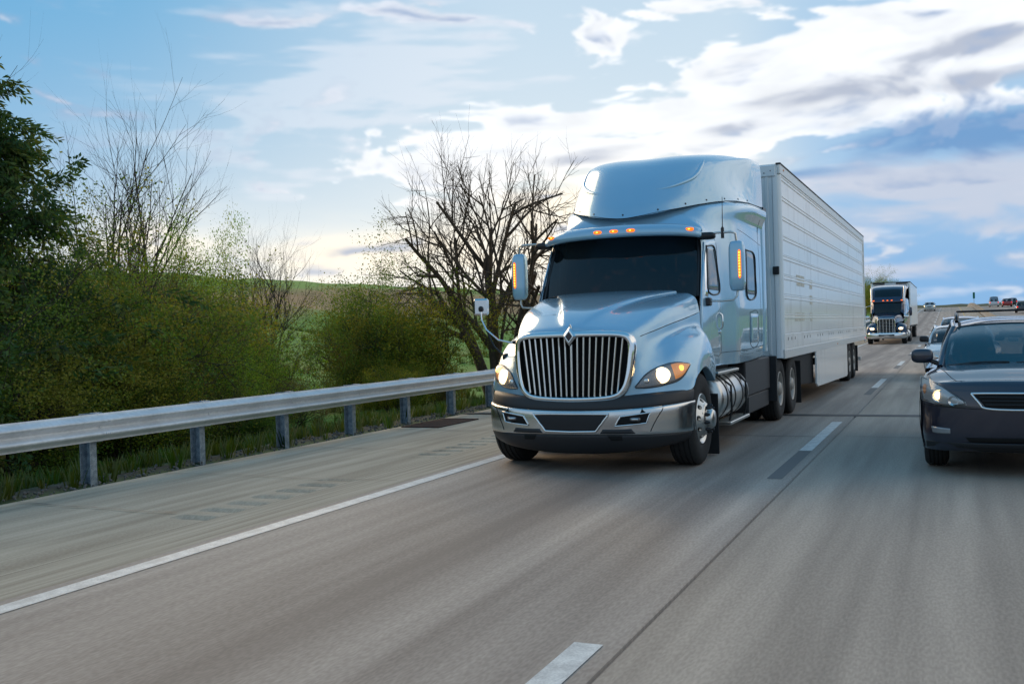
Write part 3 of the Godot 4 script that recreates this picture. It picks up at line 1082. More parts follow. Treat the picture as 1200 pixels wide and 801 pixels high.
# ---------------------------------------------------------------- the big tractor
func tractor() -> Node3D:
	var T := base("semi_truck", V(-3.817, 0, -11.342), "pale silver-blue semi truck tractor with chrome grille and lit headlights hauling a white trailer", "truck")
	var paint: Material = M.ice_blue_paint
	# hood, with a raised middle that narrows to the badge
	var hood := Patch.new(mirror_rows([
		[[0, 1.532, .995], [.06, 1.532, .995], [.14, 1.528, .992], [.48, 1.508, .96], [.60, 1.488, .925], [.655, 1.468, .885], [.675, 1.445, .865]],
		[[0, 1.610, .94], [.09, 1.608, .937], [.17, 1.592, .93], [.49, 1.572, .885], [.63, 1.548, .835], [.692, 1.512, .80], [.715, 1.462, .79]],
		[[0, 1.740, .68], [.19, 1.738, .67], [.27, 1.708, .66], [.52, 1.690, .62], [.70, 1.652, .58], [.778, 1.598, .56], [.80, 1.515, .55]],
		[[0, 1.850, .29], [.32, 1.848, .285], [.40, 1.808, .28], [.58, 1.795, .27], [.79, 1.765, .25], [.872, 1.700, .23], [.90, 1.585, .22]],
		[[0, 1.935, -.1], [.46, 1.928, -.1], [.55, 1.885, -.1], [.68, 1.876, -.11], [.86, 1.846, -.12], [.945, 1.785, -.13], [.98, 1.645, -.14]],
		[[0, 1.992, -.50], [.60, 1.975, -.48], [.69, 1.935, -.47], [.77, 1.932, -.46], [.90, 1.912, -.45], [.99, 1.845, -.45], [1.03, 1.69, -.46]],
		[[0, 2.012, -.69], [.68, 1.990, -.64], [.77, 1.955, -.62], [.84, 1.950, -.61], [.93, 1.935, -.58], [1.015, 1.868, -.56], [1.05, 1.715, -.56]]]))
	var ins := V(0, 1.2, -.1)
	var m := MB.new()
	m.grid(hood.rows(72, 44), ins)
	var hood_o := part(T, "hood", m, paint)
	m = MB.new() # rolled rear edge of the hood
	var rr := hood.rows(72, 1, 0, 1, .999, 1)
	var r2 := PackedVector3Array()
	for p in rr[1]: r2.append(p + V(0, -.05, -.01))
	m.grid([rr[1], r2], V(0, 1.9, 0))
	part(hood_o, "hood_edge", m, paint)
	# fenders
	var fs := [
		[[.675, 1.445, .865], [.685, 1.36, .875], [.685, 1.24, .89], [.665, 1.10, .91], [.625, .96, .935], [.57, .835, .96]],
		[[.75, 1.485, .70], [.755, 1.38, .725], [.765, 1.26, .755], [.768, 1.12, .805], [.750, .98, .85], [.71, .845, .88]],
		[[.835, 1.542, .42], [.838, 1.43, .46], [.875, 1.33, .55], [.905, 1.18, .65], [.905, 1.02, .725], [.88, .855, .77]],
		[[.905, 1.592, .2], [.912, 1.485, .22], [.965, 1.435, .30], [1.035, 1.28, .45], [1.06, 1.07, .565], [1.05, .865, .61]],
		[[.963, 1.632, -.08], [.972, 1.535, -.06], [1.02, 1.515, .0], [1.118, 1.37, .19], [1.168, 1.12, .37], [1.18, .88, .44]],
		[[1.003, 1.665, -.27], [1.012, 1.56, -.27], [1.055, 1.545, -.24], [1.160, 1.43, -.10], [1.206, 1.25, .12], [1.215, 1.01, .33]],
		[[1.027, 1.685, -.40], [1.035, 1.57, -.40], [1.085, 1.535, -.40], [1.175, 1.43, -.31], [1.216, 1.28, -.16], [1.225, 1.10, .0]],
		[[1.043, 1.705, -.50], [1.052, 1.56, -.50], [1.10, 1.49, -.51], [1.180, 1.37, -.47], [1.220, 1.22, -.38], [1.225, 1.05, -.26]],
		[[1.05, 1.715, -.56], [1.060, 1.54, -.56], [1.105, 1.43, -.59], [1.175, 1.28, -.61], [1.215, 1.12, -.60], [1.22, .92, -.54]]]
	var fp := Patch.new(fs)
	var fin := V(.5, 1.0, -.1)
	m = MB.new()
	m.grid(fp.rows(34, 60), fin)
	var lip := []
	for i in 31: lip.append(fp.at(1.0, .5 + .5 * i / 30.0))
	var l0 := PackedVector3Array()
	var l1 := PackedVector3Array()
	var l2 := PackedVector3Array()
	for q in lip:
		var c := V(q.x, .52, 0)
		l0.append(q); l1.append(q + V(-.006, 0, 0) + (c - q).normalized() * .014); l2.append(q + V(-.10, 0, 0) + (c - q).normalized() * .012)
	m.grid([l0, l1, l2], V(1.2, 3, 0))
	var fend := pair(T, "fender", m, paint)
	m = MB.new()
	var wl := []
	for i in 17:
		var a := PI * (.12 + .95 * i / 16.0)
		wl.append(PackedVector3Array([V(1.15, .52 + .565 * sin(a), .555 * cos(a)), V(.62, .52 + .60 * sin(a), .57 * cos(a))]))
	m.grid(wl, V(.9, 3, 0))
	for fo in fend.size(): part(fend[fo], "wheel_arch", m if fo == 0 else m.mirrored(), M.gap_black)
	m = MB.new()
	gap_line(m, hood, [V(.72, 1.463, .785), V(.80, 1.515, .55), V(.90, 1.585, .22), V(.98, 1.645, -.14), V(1.045, 1.71, -.54)], ins, .005)
	pair(T, "body_seam", m, M.gap_black)
	# grille: chrome surround, black mesh, bars, badge
	var G := Node3D.new()
	G.name = "grille"
	T.add_child(G)
	var loop := [V(0, 1.482, 1.012), V(.30, 1.480, 1.0), V(.53, 1.468, .965), V(.615, 1.43, .94), V(.632, 1.34, .935), V(.625, 1.20, .943), V(.598, 1.02, .963), V(.555, .905, .98), V(.47, .845, .995), V(.30, .822, 1.012), V(0, .812, 1.02)]
	var full := loop.duplicate()
	for i in range(loop.size() - 2, 0, -1): full.append(V(-loop[i].x, loop[i].y, loop[i].z))
	full.append(full[0])
	var sp := Patch.spread(full, 6)
	var rows := []
	for i in sp.size():
		var a: Vector3 = sp[i - 1 if i > 0 else sp.size() - 2]
		var b: Vector3 = sp[i + 1 if i < sp.size() - 1 else 1]
		var t := (b - a).normalized()
		var o := V(t.y, -t.x, 0).normalized()
		if o.dot(sp[i] - V(0, 1.15, 1)) < 0: o = -o
		var f := V(0, 0, 1)
		var p: Vector3 = sp[i]
		rows.append(PackedVector3Array([p - o * .012 - f * .06, p - o * .012 + f * .004, p - o * .004 + f * .022, p + o * .016 + f * .026, p + o * .042 + f * .012, p + o * .058 - f * .02, p + o * .064 - f * .075]))
	m = MB.new()
	m.grid(rows, V(0, 1.15, .9))
	part(G, "grille_surround", m, M.chrome)
	m = MB.new()
	var back := []
	for i in 9:
		var y := lerpf(.82, 1.485, i / 8.0)
		var hw := lerpf(.55, .66, pow(i / 8.0, .6))
		var l := PackedVector3Array()
		for j in 13:
			var x := lerpf(-hw, hw, j / 12.0)
			l.append(V(x, y, .925 - .14 * x * x))
		back.append(l)
	m.grid(back, V(0, 1.1, 0))
	part(G, "grille_mesh", m, M.gap_black)
	for k in range(-8, 9):
		var xt := k * .0715
		var xb := k * .0625
		var yt := 1.475 - .02 * absf(xt) - (.045 if k == 0 else 0.0)
		var yb := .828 + (.30 * pow(maxf(0, absf(xb) - .30), 1.3) if absf(k) > 5 else 0.0)
		var zt := 1.0 - .13 * xt * xt
		var zb := 1.012 - .13 * xb * xb
		m = MB.new()
		m.bar(V(xb, yb, zb - .03), V(xt, yt, zt - .03), .021 if k else .026, .06, .007, V(0, 0, 1))
		part(G, "bar", m, M.bar_metal)
	m = MB.new()
	var dia := PackedVector2Array([Vector2(0, .105), Vector2(-.078, .0), Vector2(0, -.105), Vector2(.078, 0)])
	m.prism(dia, V(0, 1.478, 1.0), V(1, 0, 0), V(0, 1, -.12).normalized(), .055, .02)
	var bad := part(G, "badge", m, M.chrome)
	m = MB.new()
	var d2 := PackedVector2Array()
	for p in dia: d2.append(p * .52)
	m.prism(d2, V(0, 1.479, 1.050), V(1, 0, 0), V(0, 1, -.12).normalized(), .008, .002)
	var bl := mat("badge_dark", lin(.025, .008, .006), .15)
	part(bad, "badge_centre", m, bl)
	m = MB.new()
	m.lathe(V(0, 1.565, .985), V(0, .9, .3).normalized(), [Vector2(.018, -.01), Vector2(.014, .02), Vector2(.004, .05), Vector2(0, .05)], 8)
	part(G, "badge_spear", m, M.chrome)
	# bumper
	var plan := [[0, 1.085], [.36, 1.075], [.66, 1.02], [.90, .905], [1.07, .735], [1.165, .56], [1.20, .40]]
	var bands := func(ys: Array, dz: Array, lifts: Array) -> Patch:
		var hr := []
		for i in ys.size():
			var r := []
			for q in plan:
				var s: float = q[0] / 1.2
				var inw: Vector2 = Vector2(-.35 * s * s, -1.0).normalized()
				r.append([q[0] + dz[i] * inw.x * -1.0 * s, ys[i] + lifts[i] * s * s, q[1] + dz[i]])
			hr.append(r)
		return Patch.new(mirror_rows(hr))
	var chrome_p: Patch = bands.call([.425, .437, .50, .575, .65, .68, .686], [-.03, -.006, .0, .006, .004, -.010, -.04], [.0, .0, .02, .035, .06, .065, .065])
	var bin := V(0, .6, 0)
	m = MB.new()
	m.grid(chrome_p.rows(64, 18), bin)
	var B := part(T, "bumper", m, mat("bumper_chrome", lin(.66, .66, .65), .2, 1.0))
	var band_p: Patch = bands.call([.675, .70, .765, .82, .835], [-.05, -.035, -.05, -.075, -.14], [.065, .065, .06, .05, .05])
	m = MB.new()
	m.grid(band_p.rows(64, 10), V(0, .75, 0))
	part(B, "bumper_band", m, M.black_plastic)
	var low_p: Patch = bands.call([.435, .42, .36, .28, .215, .195], [-.045, -.018, -.03, -.07, -.14, -.24], [.0, .0, .03, .07, .11, .12])
	m = MB.new()
	m.grid(low_p.rows(64, 10), V(0, .36, 0))
	part(B, "bumper_valance", m, M.black_plastic)
	m = MB.new()
	chrome_p.sheet(m, [V(-.43, .644, 1.06), V(-.22, .647, 1.08), V(0, .647, 1.09), V(.22, .647, 1.08), V(.43, .644, 1.06)], [V(-.285, .470, 1.06), V(-.15, .464, 1.08), V(0, .462, 1.09), V(.15, .464, 1.08), V(.285, .470, 1.06)], .004, bin)
	var mesh_mat := mat("bumper_mesh", lin(.014, .014, .016), .6)
	part(B, "air_inlet", m, mesh_mat)
	m = MB.new()
	var rim := chrome_p.straight([V(-.43, .647, 1.06), V(0, .650, 1.09), V(.43, .647, 1.06), V(.37, .572, 1.07), V(.285, .466, 1.07), V(0, .458, 1.09), V(-.285, .466, 1.07), V(-.37, .572, 1.07), V(-.43, .647, 1.06)], .006, bin, 5)
	m.tube(rim, .013, 8, false)
	part(B, "inlet_rim", m, M.chrome)
	for s in [-1.0, 1.0]:
		m = MB.new()
		chrome_p.sheet(m, [V(s * .55, .620, 1.04), V(s * .70, .640, .99), V(s * .84, .654, .93)], [V(s * .50, .532, 1.05), V(s * .68, .542, 1.0), V(s * .80, .557, .95)], .004, bin, 4)
		part(B, "lamp_pocket", m, M.gap_black)
		m = MB.new()
		m.tube(chrome_p.straight([V(s * .55, .624, 1.04), V(s * .84, .660, .93), V(s * .80, .552, .95), V(s * .49, .524, 1.05), V(s * .55, .624, 1.04)], .004, bin, 5), .009, 6, false)
		part(B, "pocket_rim", m, M.chrome)
		var c := V(s * .70, .594, 1.0)
		var q := chrome_p.find(c)
		c = chrome_p.at(q.x, q.y)
		m = MB.new()
		soft_box(m, c + V(0, 0, .004), V(.115, .042, .05), 5.0, 16)
		var fl := part(B, "fog_light", m, M.lamp_housing)
		m = MB.new()
		soft_box(m, c + V(0, 0, .012), V(.085, .022, .045), 4.0, 16)
		part(fl, "fog_lens", m, M.reflector)
		m = MB.new() # break between middle and corner
		m.tube(chrome_p.line([V(s * .98, .707, .86), V(s * .90, .592, .90), V(s * .84, .462, .93)], .0, bin, 6), .005, 6)
		part(B, "bumper_seam", m, M.gap_black)
		m = MB.new() # tow opening
		low_p.sheet(m, [V(s * .40, .417, 1.05), V(s * .56, .417, 1.03)], [V(s * .44, .367, 1.04), V(s * .56, .367, 1.02)], .004, V(0, .372, 0), 3)
		part(B, "tow_opening", m, M.gap_black)
		m = MB.new()
		chrome_p.sheet(m, [V(s * .36, .487, 1.08), V(s * .52, .487, 1.05), V(s * .66, .492, 1.02)], [V(s * .33, .442, 1.08), V(s * .52, .442, 1.05), V(s * .70, .442, 1.01)], .008, bin, 3)
		part(B, "tow_cover", m, M.black_plastic)
	# headlights
	for s in [1.0, -1.0]:
		var e0 := [V(.675, .925, .90), V(.77, 1.055, .80), V(.90, 1.135, .68), V(1.02, 1.160, .53), V(1.115, 1.135, .38)]
		var e1 := [V(.68, .915, .90), V(.80, .912, .82), V(.93, .932, .69), V(1.04, .985, .52), V(1.12, 1.125, .37)]
		var H := Node3D.new()
		H.name = "headlight"
		T.add_child(H, true)
		var flip := func(x: MB) -> MB: return x if s > 0 else x.mirrored()
		m = MB.new()
		fp.sheet(m, e0, e1, .003, fin, 8, 5)
		part(H, "lamp_housing", flip.call(m), M.lamp_housing)
		m = MB.new()
		m.tube(fp.line(e0, .004, fin, 6), .007, 6)
		m.tube(fp.line(e1, .004, fin, 6), .007, 6)
		part(H, "lamp_trim", flip.call(m), M.satin_black)
		var q := fp.find(V(.915, 1.035, .70))
		var c := fp.at(q.x, q.y)
		var nn := (fp.normal(q.x, q.y, fin) + V(0, 0, .9)).normalized()
		m = MB.new()
		m.lathe(c + nn * .004, nn, [Vector2(.096, -.01), Vector2(.094, .010), Vector2(.086, .014), Vector2(.080, .006)], 28)
		part(H, "lamp_bezel", flip.call(m), M.reflector)
		m = MB.new()
		m.lathe(c + nn * .004, nn, [Vector2(.080, .004), Vector2(.062, .020), Vector2(.034, .029), Vector2(0, .031)], 28)
		part(H, "lamp_bulb", flip.call(m), M.lamp_glow)
		m = MB.new()
		fp.sheet(m, [V(.975, 1.14, .58), V(1.04, 1.150, .50), V(1.108, 1.133, .385)], [V(1.0, .985, .57), V(1.05, 1.02, .49), V(1.112, 1.115, .38)], .006, fin, 5)
		part(H, "turn_signal", flip.call(m), M.turn_glow)
		m = MB.new()
		var qa := fp.find(V(1.045, 1.09, .49))
		soft_box(m, fp.at(qa.x, qa.y) + fp.normal(qa.x, qa.y, fin) * .004, V(.05, .06, .05), 3.0, 14)
		part(H, "turn_bulb", flip.call(m), M.amber_core)
		m = MB.new()
		soft_box(m, V(.775, .985, .825), V(.07, .06, .05), 3.0, 14)
		part(H, "high_beam", flip.call(m), M.reflector)
		m = MB.new()
		fp.sheet(m, e0, e1, .016, fin, 8, 5, .03)
		part(H, "lens", flip.call(m), M.clear_lens)
		var lamp := SpotLight3D.new()
		lamp.name = "headlight_lamp"
		H.add_child(lamp)
		lamp.position = V(c.x * s, c.y, c.z + .14)
		lamp.rotation = V(-.05, PI, 0)
		lamp.light_color = Color(1, .86, .62)
		lamp.light_energy = 1.2
		lamp.spot_angle = 28.0
		lamp.spot_range = 40.0
		lamp.spot_attenuation = 2.0
		lamp.shadow_enabled = true
	# windscreen
	var wp := Patch.new(mirror_rows([
		[[0, 1.93, -.58], [.35, 1.93, -.59], [.68, 1.925, -.64], [.90, 1.91, -.71], [1.0, 1.905, -.765]],
		[[0, 2.20, -.70], [.34, 2.20, -.71], [.66, 2.19, -.76], [.88, 2.17, -.83], [.985, 2.16, -.875]],
		[[0, 2.48, -.84], [.33, 2.48, -.85], [.64, 2.46, -.90], [.86, 2.43, -.965], [.96, 2.42, -1.0]],
		[[0, 2.76, -.98], [.32, 2.75, -.99], [.62, 2.73, -1.03], [.83, 2.70, -1.08], [.93, 2.68, -1.11]]]))
	m = MB.new()
	m.grid(wp.rows(40, 20), V(0, 2, -2))
	var W := part(T, "windscreen", m, M.dark_glass)
	m = MB.new()
	m.tube(wp.line([V(-1.0, 1.91, -.765), V(-.97, 2.30, -.94), V(-.93, 2.68, -1.11), V(0, 2.75, -.98), V(.93, 2.68, -1.11), V(.97, 2.30, -.94), V(1.0, 1.91, -.765)], -.008, V(0, 2, -2), 8), .024, 8)
	part(W, "windscreen_seal", m, M.satin_black)
	for q in [[V(-.92, 1.96, -.70), V(-.35, 1.985, -.60)], [V(.05, 1.995, -.575), V(.55, 1.99, -.60)]]:
		m = MB.new()
		m.tube(wp.line([q[0], (q[0] + q[1]) * .5, q[1]], .022, V(0, 2, -2), 5), .010, 6)
		part(W, "wiper", m, M.satin_black)
	# cab and sleeper
	var st := [
		[[1.045, 1.05, -.57], [1.055, 1.25, -.565], [1.055, 1.65, -.565], [1.03, 1.93, -.70], [1.0, 2.3, -.92], [.955, 2.64, -1.08], [.80, 2.76, -1.10], [0, 2.79, -1.00]],
		[[1.06, 1.05, -.85], [1.07, 1.25, -.85], [1.07, 1.65, -.86], [1.06, 1.98, -.92], [1.035, 2.32, -1.05], [.99, 2.66, -1.16], [.85, 2.80, -1.18], [0, 2.84, -1.06]],
		[[1.065, 1.05, -1.35], [1.075, 1.25, -1.35], [1.08, 1.65, -1.35], [1.075, 2.0, -1.35], [1.045, 2.38, -1.36], [.985, 2.74, -1.42], [.66, 2.985, -1.34], [0, 2.90, -1.10]],
		[[1.075, 1.05, -1.62], [1.085, 1.25, -1.62], [1.09, 1.65, -1.62], [1.09, 2.0, -1.62], [1.075, 2.40, -1.64], [1.03, 2.82, -1.70], [.83, 3.085, -1.60], [0, 3.0, -1.3]],
		[[1.135, 1.05, -1.90], [1.15, 1.25, -1.90], [1.155, 1.65, -1.90], [1.155, 2.0, -1.88], [1.14, 2.42, -1.90], [1.10, 2.86, -1.97], [.985, 3.145, -1.94], [0, 3.1, -1.5]],
		[[1.18, 1.05, -2.18], [1.195, 1.25, -2.18], [1.20, 1.65, -2.18], [1.20, 2.0, -2.16], [1.195, 2.44, -2.18], [1.17, 2.88, -2.24], [1.10, 3.185, -2.29], [0, 3.2, -1.8]],
		[[1.185, 1.06, -3.1], [1.20, 1.26, -3.1], [1.205, 1.65, -3.1], [1.205, 2.0, -3.1], [1.205, 2.45, -3.1], [1.20, 2.9, -3.1], [1.183, 3.24, -3.1], [0, 3.3, -3.1]],
		[[1.185, 1.10, -4.0], [1.20, 1.28, -4.0], [1.205, 1.65, -4.0], [1.205, 2.0, -4.0], [1.205, 2.45, -4.0], [1.20, 2.9, -4.0], [1.195, 3.26, -4.0], [0, 3.3, -4.0]]]
	var cp := Patch.new(st)
	var cin := V(0, 2.0, -2.2)
	m = MB.new()
	m.grid(cp.rows(44, 64), cin)
	m.add(m.mirrored(), Transform3D.IDENTITY)
	m.quad_out(V(-1.19, 1.1, -4.0), V(1.19, 1.1, -4.0), V(1.19, 3.3, -4.0), V(-1.19, 3.3, -4.0), cin)
	m.quad_out(V(-1.06, 1.05, -.6), V(1.06, 1.05, -.6), V(1.18, 1.08, -4.0), V(-1.18, 1.08, -4.0), cin)
	var cab := part(T, "cab", m, paint)
	m = MB.new()
	m.box(V(0, 1.45, -.66), V(1.9, .8, .06))
	part(cab, "bulkhead", m, M.seat_cloth)
	m = MB.new()
	m.box(V(0, 2.0, -1.75), V(2.05, 1.7, .05))
	part(cab, "sleeper_curtain", m, M.seat_cloth)
	m = MB.new()
	m.box(V(0, 1.80, -.92), V(1.95, .22, .35), .06)
	part(cab, "dashboard", m, M.black_plastic)
	for x in [-.55, .55]:
		m = MB.new()
		soft_box(m, V(x, 2.05, -1.58), V(.5, .85, .18), 4.0, 16)
		soft_box(m, V(x, 1.62, -1.36), V(.52, .16, .52), 4.0, 16)
		part(cab, "seat", m, M.seat_cloth)
	m = MB.new()
	var ring := []
	for i in 25: ring.append(V(.55, 0, 0) + V(.22 * cos(TAU * i / 24), 1.93 + .19 * sin(TAU * i / 24), -1.12 - .08 * sin(TAU * i / 24)))
	m.tube(ring, .017, 6, false)
	part(cab, "steering_wheel", m, M.satin_black)
	# things on both sides of the cab
	for s in [1.0, -1.0]:
		var fl := func(x: MB) -> MB: return x if s > 0 else x.mirrored()
		var D := MB.new()
		cp.sheet(D, [V(1.055, 2.60, -1.05), V(1.055, 2.30, -.92), V(1.055, 1.93, -.72), V(1.055, 1.6, -.60), V(1.055, 1.22, -.60)], [V(1.03, 2.62, -1.53), V(1.065, 2.30, -1.53), V(1.075, 1.93, -1.53), V(1.08, 1.6, -1.53), V(1.08, 1.22, -1.53)], .010, cin, 16, 6)
		var door := part(T, "door", fl.call(D), paint)
		m = MB.new()
		gap_line(m, cp, [V(1.055, 1.21, -.585), V(1.055, 1.6, -.585), V(1.055, 1.93, -.70), V(1.03, 2.3, -.90), V(1.0, 2.62, -1.06), V(1.02, 2.66, -1.3), V(1.03, 2.62, -1.55), V(1.07, 2.30, -1.55), V(1.08, 1.93, -1.55), V(1.08, 1.6, -1.55), V(1.08, 1.20, -1.55), V(1.07, 1.205, -1.0), V(1.055, 1.21, -.585)], cin, .0045)
		part(door, "door_seal", fl.call(m), M.gap_black)
		m = MB.new()
		cp.sheet(m, [V(1.03, 2.50, -1.13), V(1.05, 2.25, -1.03), V(1.06, 1.985, -.97)], [V(1.03, 2.50, -1.42), V(1.055, 2.25, -1.45), V(1.07, 1.985, -1.46)], .016, cin, 6)
		part(door, "door_window", fl.call(m), M.side_glass)
		m = MB.new()
		m.tube(cp.line([V(1.03, 2.53, -1.11), V(1.03, 2.53, -1.44), V(1.055, 2.25, -1.475), V(1.07, 1.965, -1.485), V(1.06, 1.965, -.95), V(1.05, 2.25, -1.01), V(1.03, 2.53, -1.11)], .014, cin, 5), .011, 6, false)
		part(door, "window_trim", fl.call(m), M.satin_black)
		m = MB.new()
		cp.sheet(m, [V(1.03, 2.48, -1.06), V(1.045, 2.2, -.90), V(1.055, 1.92, -.80)], [V(1.03, 2.47, -1.09), V(1.05, 2.2, -.985), V(1.06, 1.90, -.925)], .016, cin, 4)
		part(door, "quarter_window", fl.call(m), M.mirror_glass)
		m = MB.new()
		m.tube([V(1.09, 1.50, -1.46), V(1.125, 1.53, -1.46), V(1.13, 1.60, -1.46), V(1.125, 1.68, -1.46), V(1.09, 1.71, -1.46)], .013, 8)
		m.lathe(V(1.085, 1.47, -1.46), V(1, 0, 0), [Vector2(.03, 0), Vector2(.028, .02), Vector2(0, .024)], 12)
		part(door, "door_handle", fl.call(m), M.chrome)
		m = MB.new()
		cp.sheet(m, [V(1.2, 2.55, -2.72), V(1.2, 2.25, -2.72), V(1.2, 1.97, -2.74)], [V(1.2, 2.52, -3.28), V(1.2, 2.25, -3.34), V(1.2, 1.97, -3.34)], .008, cin, 6)
		part(cab, "sleeper_window", fl.call(m), M.side_glass)
		m = MB.new()
		m.tube(cp.line([V(1.2, 2.57, -2.70), V(1.2, 2.54, -3.30), V(1.2, 2.25, -3.37), V(1.2, 1.95, -3.36), V(1.2, 1.95, -2.71), V(1.2, 2.57, -2.70)], .008, cin, 5), .010, 6, false)
		part(cab, "sleeper_window_seal", fl.call(m), M.satin_black)
		m = MB.new()
		cp.sheet(m, [V(1.2, 1.70, -2.95), V(1.2, 1.50, -2.95), V(1.2, 1.30, -2.95)], [V(1.2, 1.70, -3.50), V(1.2, 1.5, -3.50), V(1.2, 1.30, -3.50)], .012, cin, 5)
		var lug := part(cab, "luggage_door", fl.call(m), paint)
		m = MB.new()
		m.tube(cp.line([V(1.2, 1.72, -2.93), V(1.2, 1.72, -3.52), V(1.2, 1.28, -3.52), V(1.2, 1.28, -2.93), V(1.2, 1.72, -2.93)], .0, cin, 5), .004, 6, false)
		part(lug, "luggage_door_seal", fl.call(m), M.gap_black)
		m = MB.new()
		gap_line(m, cp, [V(1.08, 1.205, -1.56), V(1.15, 1.21, -1.9), V(1.2, 1.21, -2.2), V(1.2, 1.22, -3.1), V(1.2, 1.24, -3.98)], cin, .004)
		gap_line(m, cp, [V(1.2, 2.82, -2.3), V(1.2, 2.76, -3.1), V(1.2, 2.70, -3.9)], cin, .004)
		gap_line(m, cp, [V(1.2, 3.2, -3.62), V(1.2, 2.5, -3.72), V(1.2, 1.9, -3.78), V(1.2, 1.2, -3.80)], cin, .004)
		part(cab, "panel_seam", fl.call(m), M.gap_black)
		# side extender behind the sleeper
		m = MB.new()
		var ex := []
		for i in 8:
			var y := lerpf(1.15, 3.28, i / 7.0)
			ex.append(PackedVector3Array([V(1.19, y, -3.99), V(1.215, y, -4.0), V(1.225, y, -4.18), V(1.205, y, -4.30), V(1.18, y, -4.30), V(1.185, y, -4.02)]))
		m.grid(ex, V(1.2, 2.2, -4.15))
		part(cab, "side_extender", fl.call(m), paint)
		m = MB.new()
		m.prism(PackedVector2Array([Vector2(-4.02, 3.28), Vector2(-4.30, 3.28), Vector2(-4.24, 3.14), Vector2(-4.13, 3.10), Vector2(-4.05, 3.16)]), V(1.215, 0, 0), V(0, 0, 1), V(0, 1, 0), -.02)
		part(cab, "extender_pad", fl.call(m), M.satin_black)
		# door mirror
		var Mr := Node3D.new()
		Mr.name = "door_mirror"
		T.add_child(Mr, true)
		m = MB.new()
		soft_box(m, V(1.42, 2.26, -1.0), V(.185, .60, .15), 6.0, 32)
		part(Mr, "mirror_housing", fl.call(m), paint)
		m = MB.new()
		m.prism(rounded(.15, .54, .03), V(1.42, 2.26, -1.074), V(-1, 0, 0), V(0, 1, 0), .006)
		part(Mr, "mirror_glass", fl.call(m), M.mirror_glass)
		m = MB.new()
		soft_box(m, V(1.462, 2.28, -.925), V(.035, .34, .02), 5.0, 16)
		var strip_o := part(Mr, "signal_strip", fl.call(m), M.amber_glow)
		for k in 9:
			m = MB.new()
			soft_box(m, V(1.462, 2.145 + k * .034, -.914), V(.02, .022, .012), 4.0, 8)
			part(strip_o, "signal_light", fl.call(m), M.amber_core)
		m = MB.new()
		m.tube([V(1.0, 2.64, -.98), V(1.18, 2.67, -.97), V(1.36, 2.67, -.97), V(1.41, 2.65, -.98), V(1.42, 2.54, -1.0)], .014, 8)
		part(Mr, "mirror_arm", fl.call(m), M.brushed_metal)
		m = MB.new()
		m.tube([V(1.09, 1.85, -.88), V(1.25, 1.845, -.90), V(1.37, 1.855, -.95), V(1.41, 1.90, -.99), V(1.42, 1.98, -1.0)], .013, 8)
		part(Mr, "mirror_arm", fl.call(m), M.brushed_metal)
		m = MB.new()
		m.box(V(1.09, 1.84, -.87), V(.07, .10, .12), .015)
		part(Mr, "mirror_bracket", fl.call(m), M.satin_black)
		m = MB.new()
		soft_box(m, V(1.06, 2.64, -.98), V(.22, .09, .14), 4.0, 16)
		part(Mr, "mirror_bracket", fl.call(m), M.satin_black)
		if s > 0:
			m = MB.new()
			m.tube([V(1.26, 2.60, -.97), V(1.26, 2.72, -.97), V(1.26, 2.74, -.97)], [.02, .02, .008], 8)
			m.tube([V(1.26, 2.74, -.97), V(1.26, 3.10, -1.0)], [.006, .003], 6)
			part(Mr, "antenna", fl.call(m), M.satin_black)
		# fuel tank with straps and steps
		var F := Node3D.new()
		F.name = "fuel_tank"
		T.add_child(F, true)
		m = MB.new()
		m.lathe(V(.93, .66, -.90), V(0, 0, -1), [Vector2(0, -.02), Vector2(.18, -.015), Vector2(.27, .005), Vector2(.295, .03), Vector2(.30, .06), Vector2(.30, 1.62), Vector2(.295, 1.66), Vector2(.26, 1.69), Vector2(0, 1.70)], 36)
		part(F, "tank", fl.call(m), M.brushed_metal)
		for z in [-1.15, -1.62, -2.1, -2.42]:
			m = MB.new()
			m.lathe(V(.93, .66, z), V(0, 0, -1), [Vector2(.298, 0), Vector2(.307, .004), Vector2(.307, .05), Vector2(.298, .054)], 36)
			part(F, "strap", fl.call(m), M.chassis_black)
		for q in [[V(1.09, .975, -1.45), V(.22, .035, 1.25)], [V(1.15, .34, -1.85), V(.20, .04, 1.25)]]:
			m = MB.new()
			m.box(q[0], q[1], .008)
			for k in 12: m.box(q[0] + V(0, .022, -.55 + k * .1), V(.18, .012, .02))
			part(F, "step", fl.call(m), M.brushed_metal)
		for z in [-1.35, -2.3]:
			m = MB.new()
			m.tube([V(1.05, .95, z), V(1.235, .80, z), V(1.24, .50, z), V(1.2, .34, z)], .014, 6)
			part(F, "step_bracket", fl.call(m), M.chassis_black)
		# black box and quarter guard before the drive wheels
		m = MB.new()
		m.box(V(1.02, .80, -3.82), V(.24, .50, 2.0), .02)
		m.box(V(1.02, .42, -3.95), V(.20, .26, 1.7), .02)
		m.bar(V(1.10, .34, -4.93), V(1.10, 1.05, -4.93), .26, .03, .01, V(0, 0, 1))
		part(T, "chassis_fairing", fl.call(m), M.black_plastic)
		m = MB.new()
		m.box(V(.95, .50, -7.50), V(.58, .75, .02), .004)
		part(T, "mud_flap", fl.call(m), M.chassis_black)
		m = MB.new()
		m.box(V(1.0, .38, -.80), V(.38, .72, .025), .006)
		part(T, "splash_guard", fl.call(m), M.chassis_black)
		wheel(T, V(s * 1.185, .515, 0), s, .515, .29, "truck_front")
		for z in [-5.45, -6.77]:
			wheel(T, V(s * 1.20, .505, z), s, .505, .27, "truck_rear")
			wheel(T, V(s * .86, .505, z), s, .505, .27, "truck_rear")
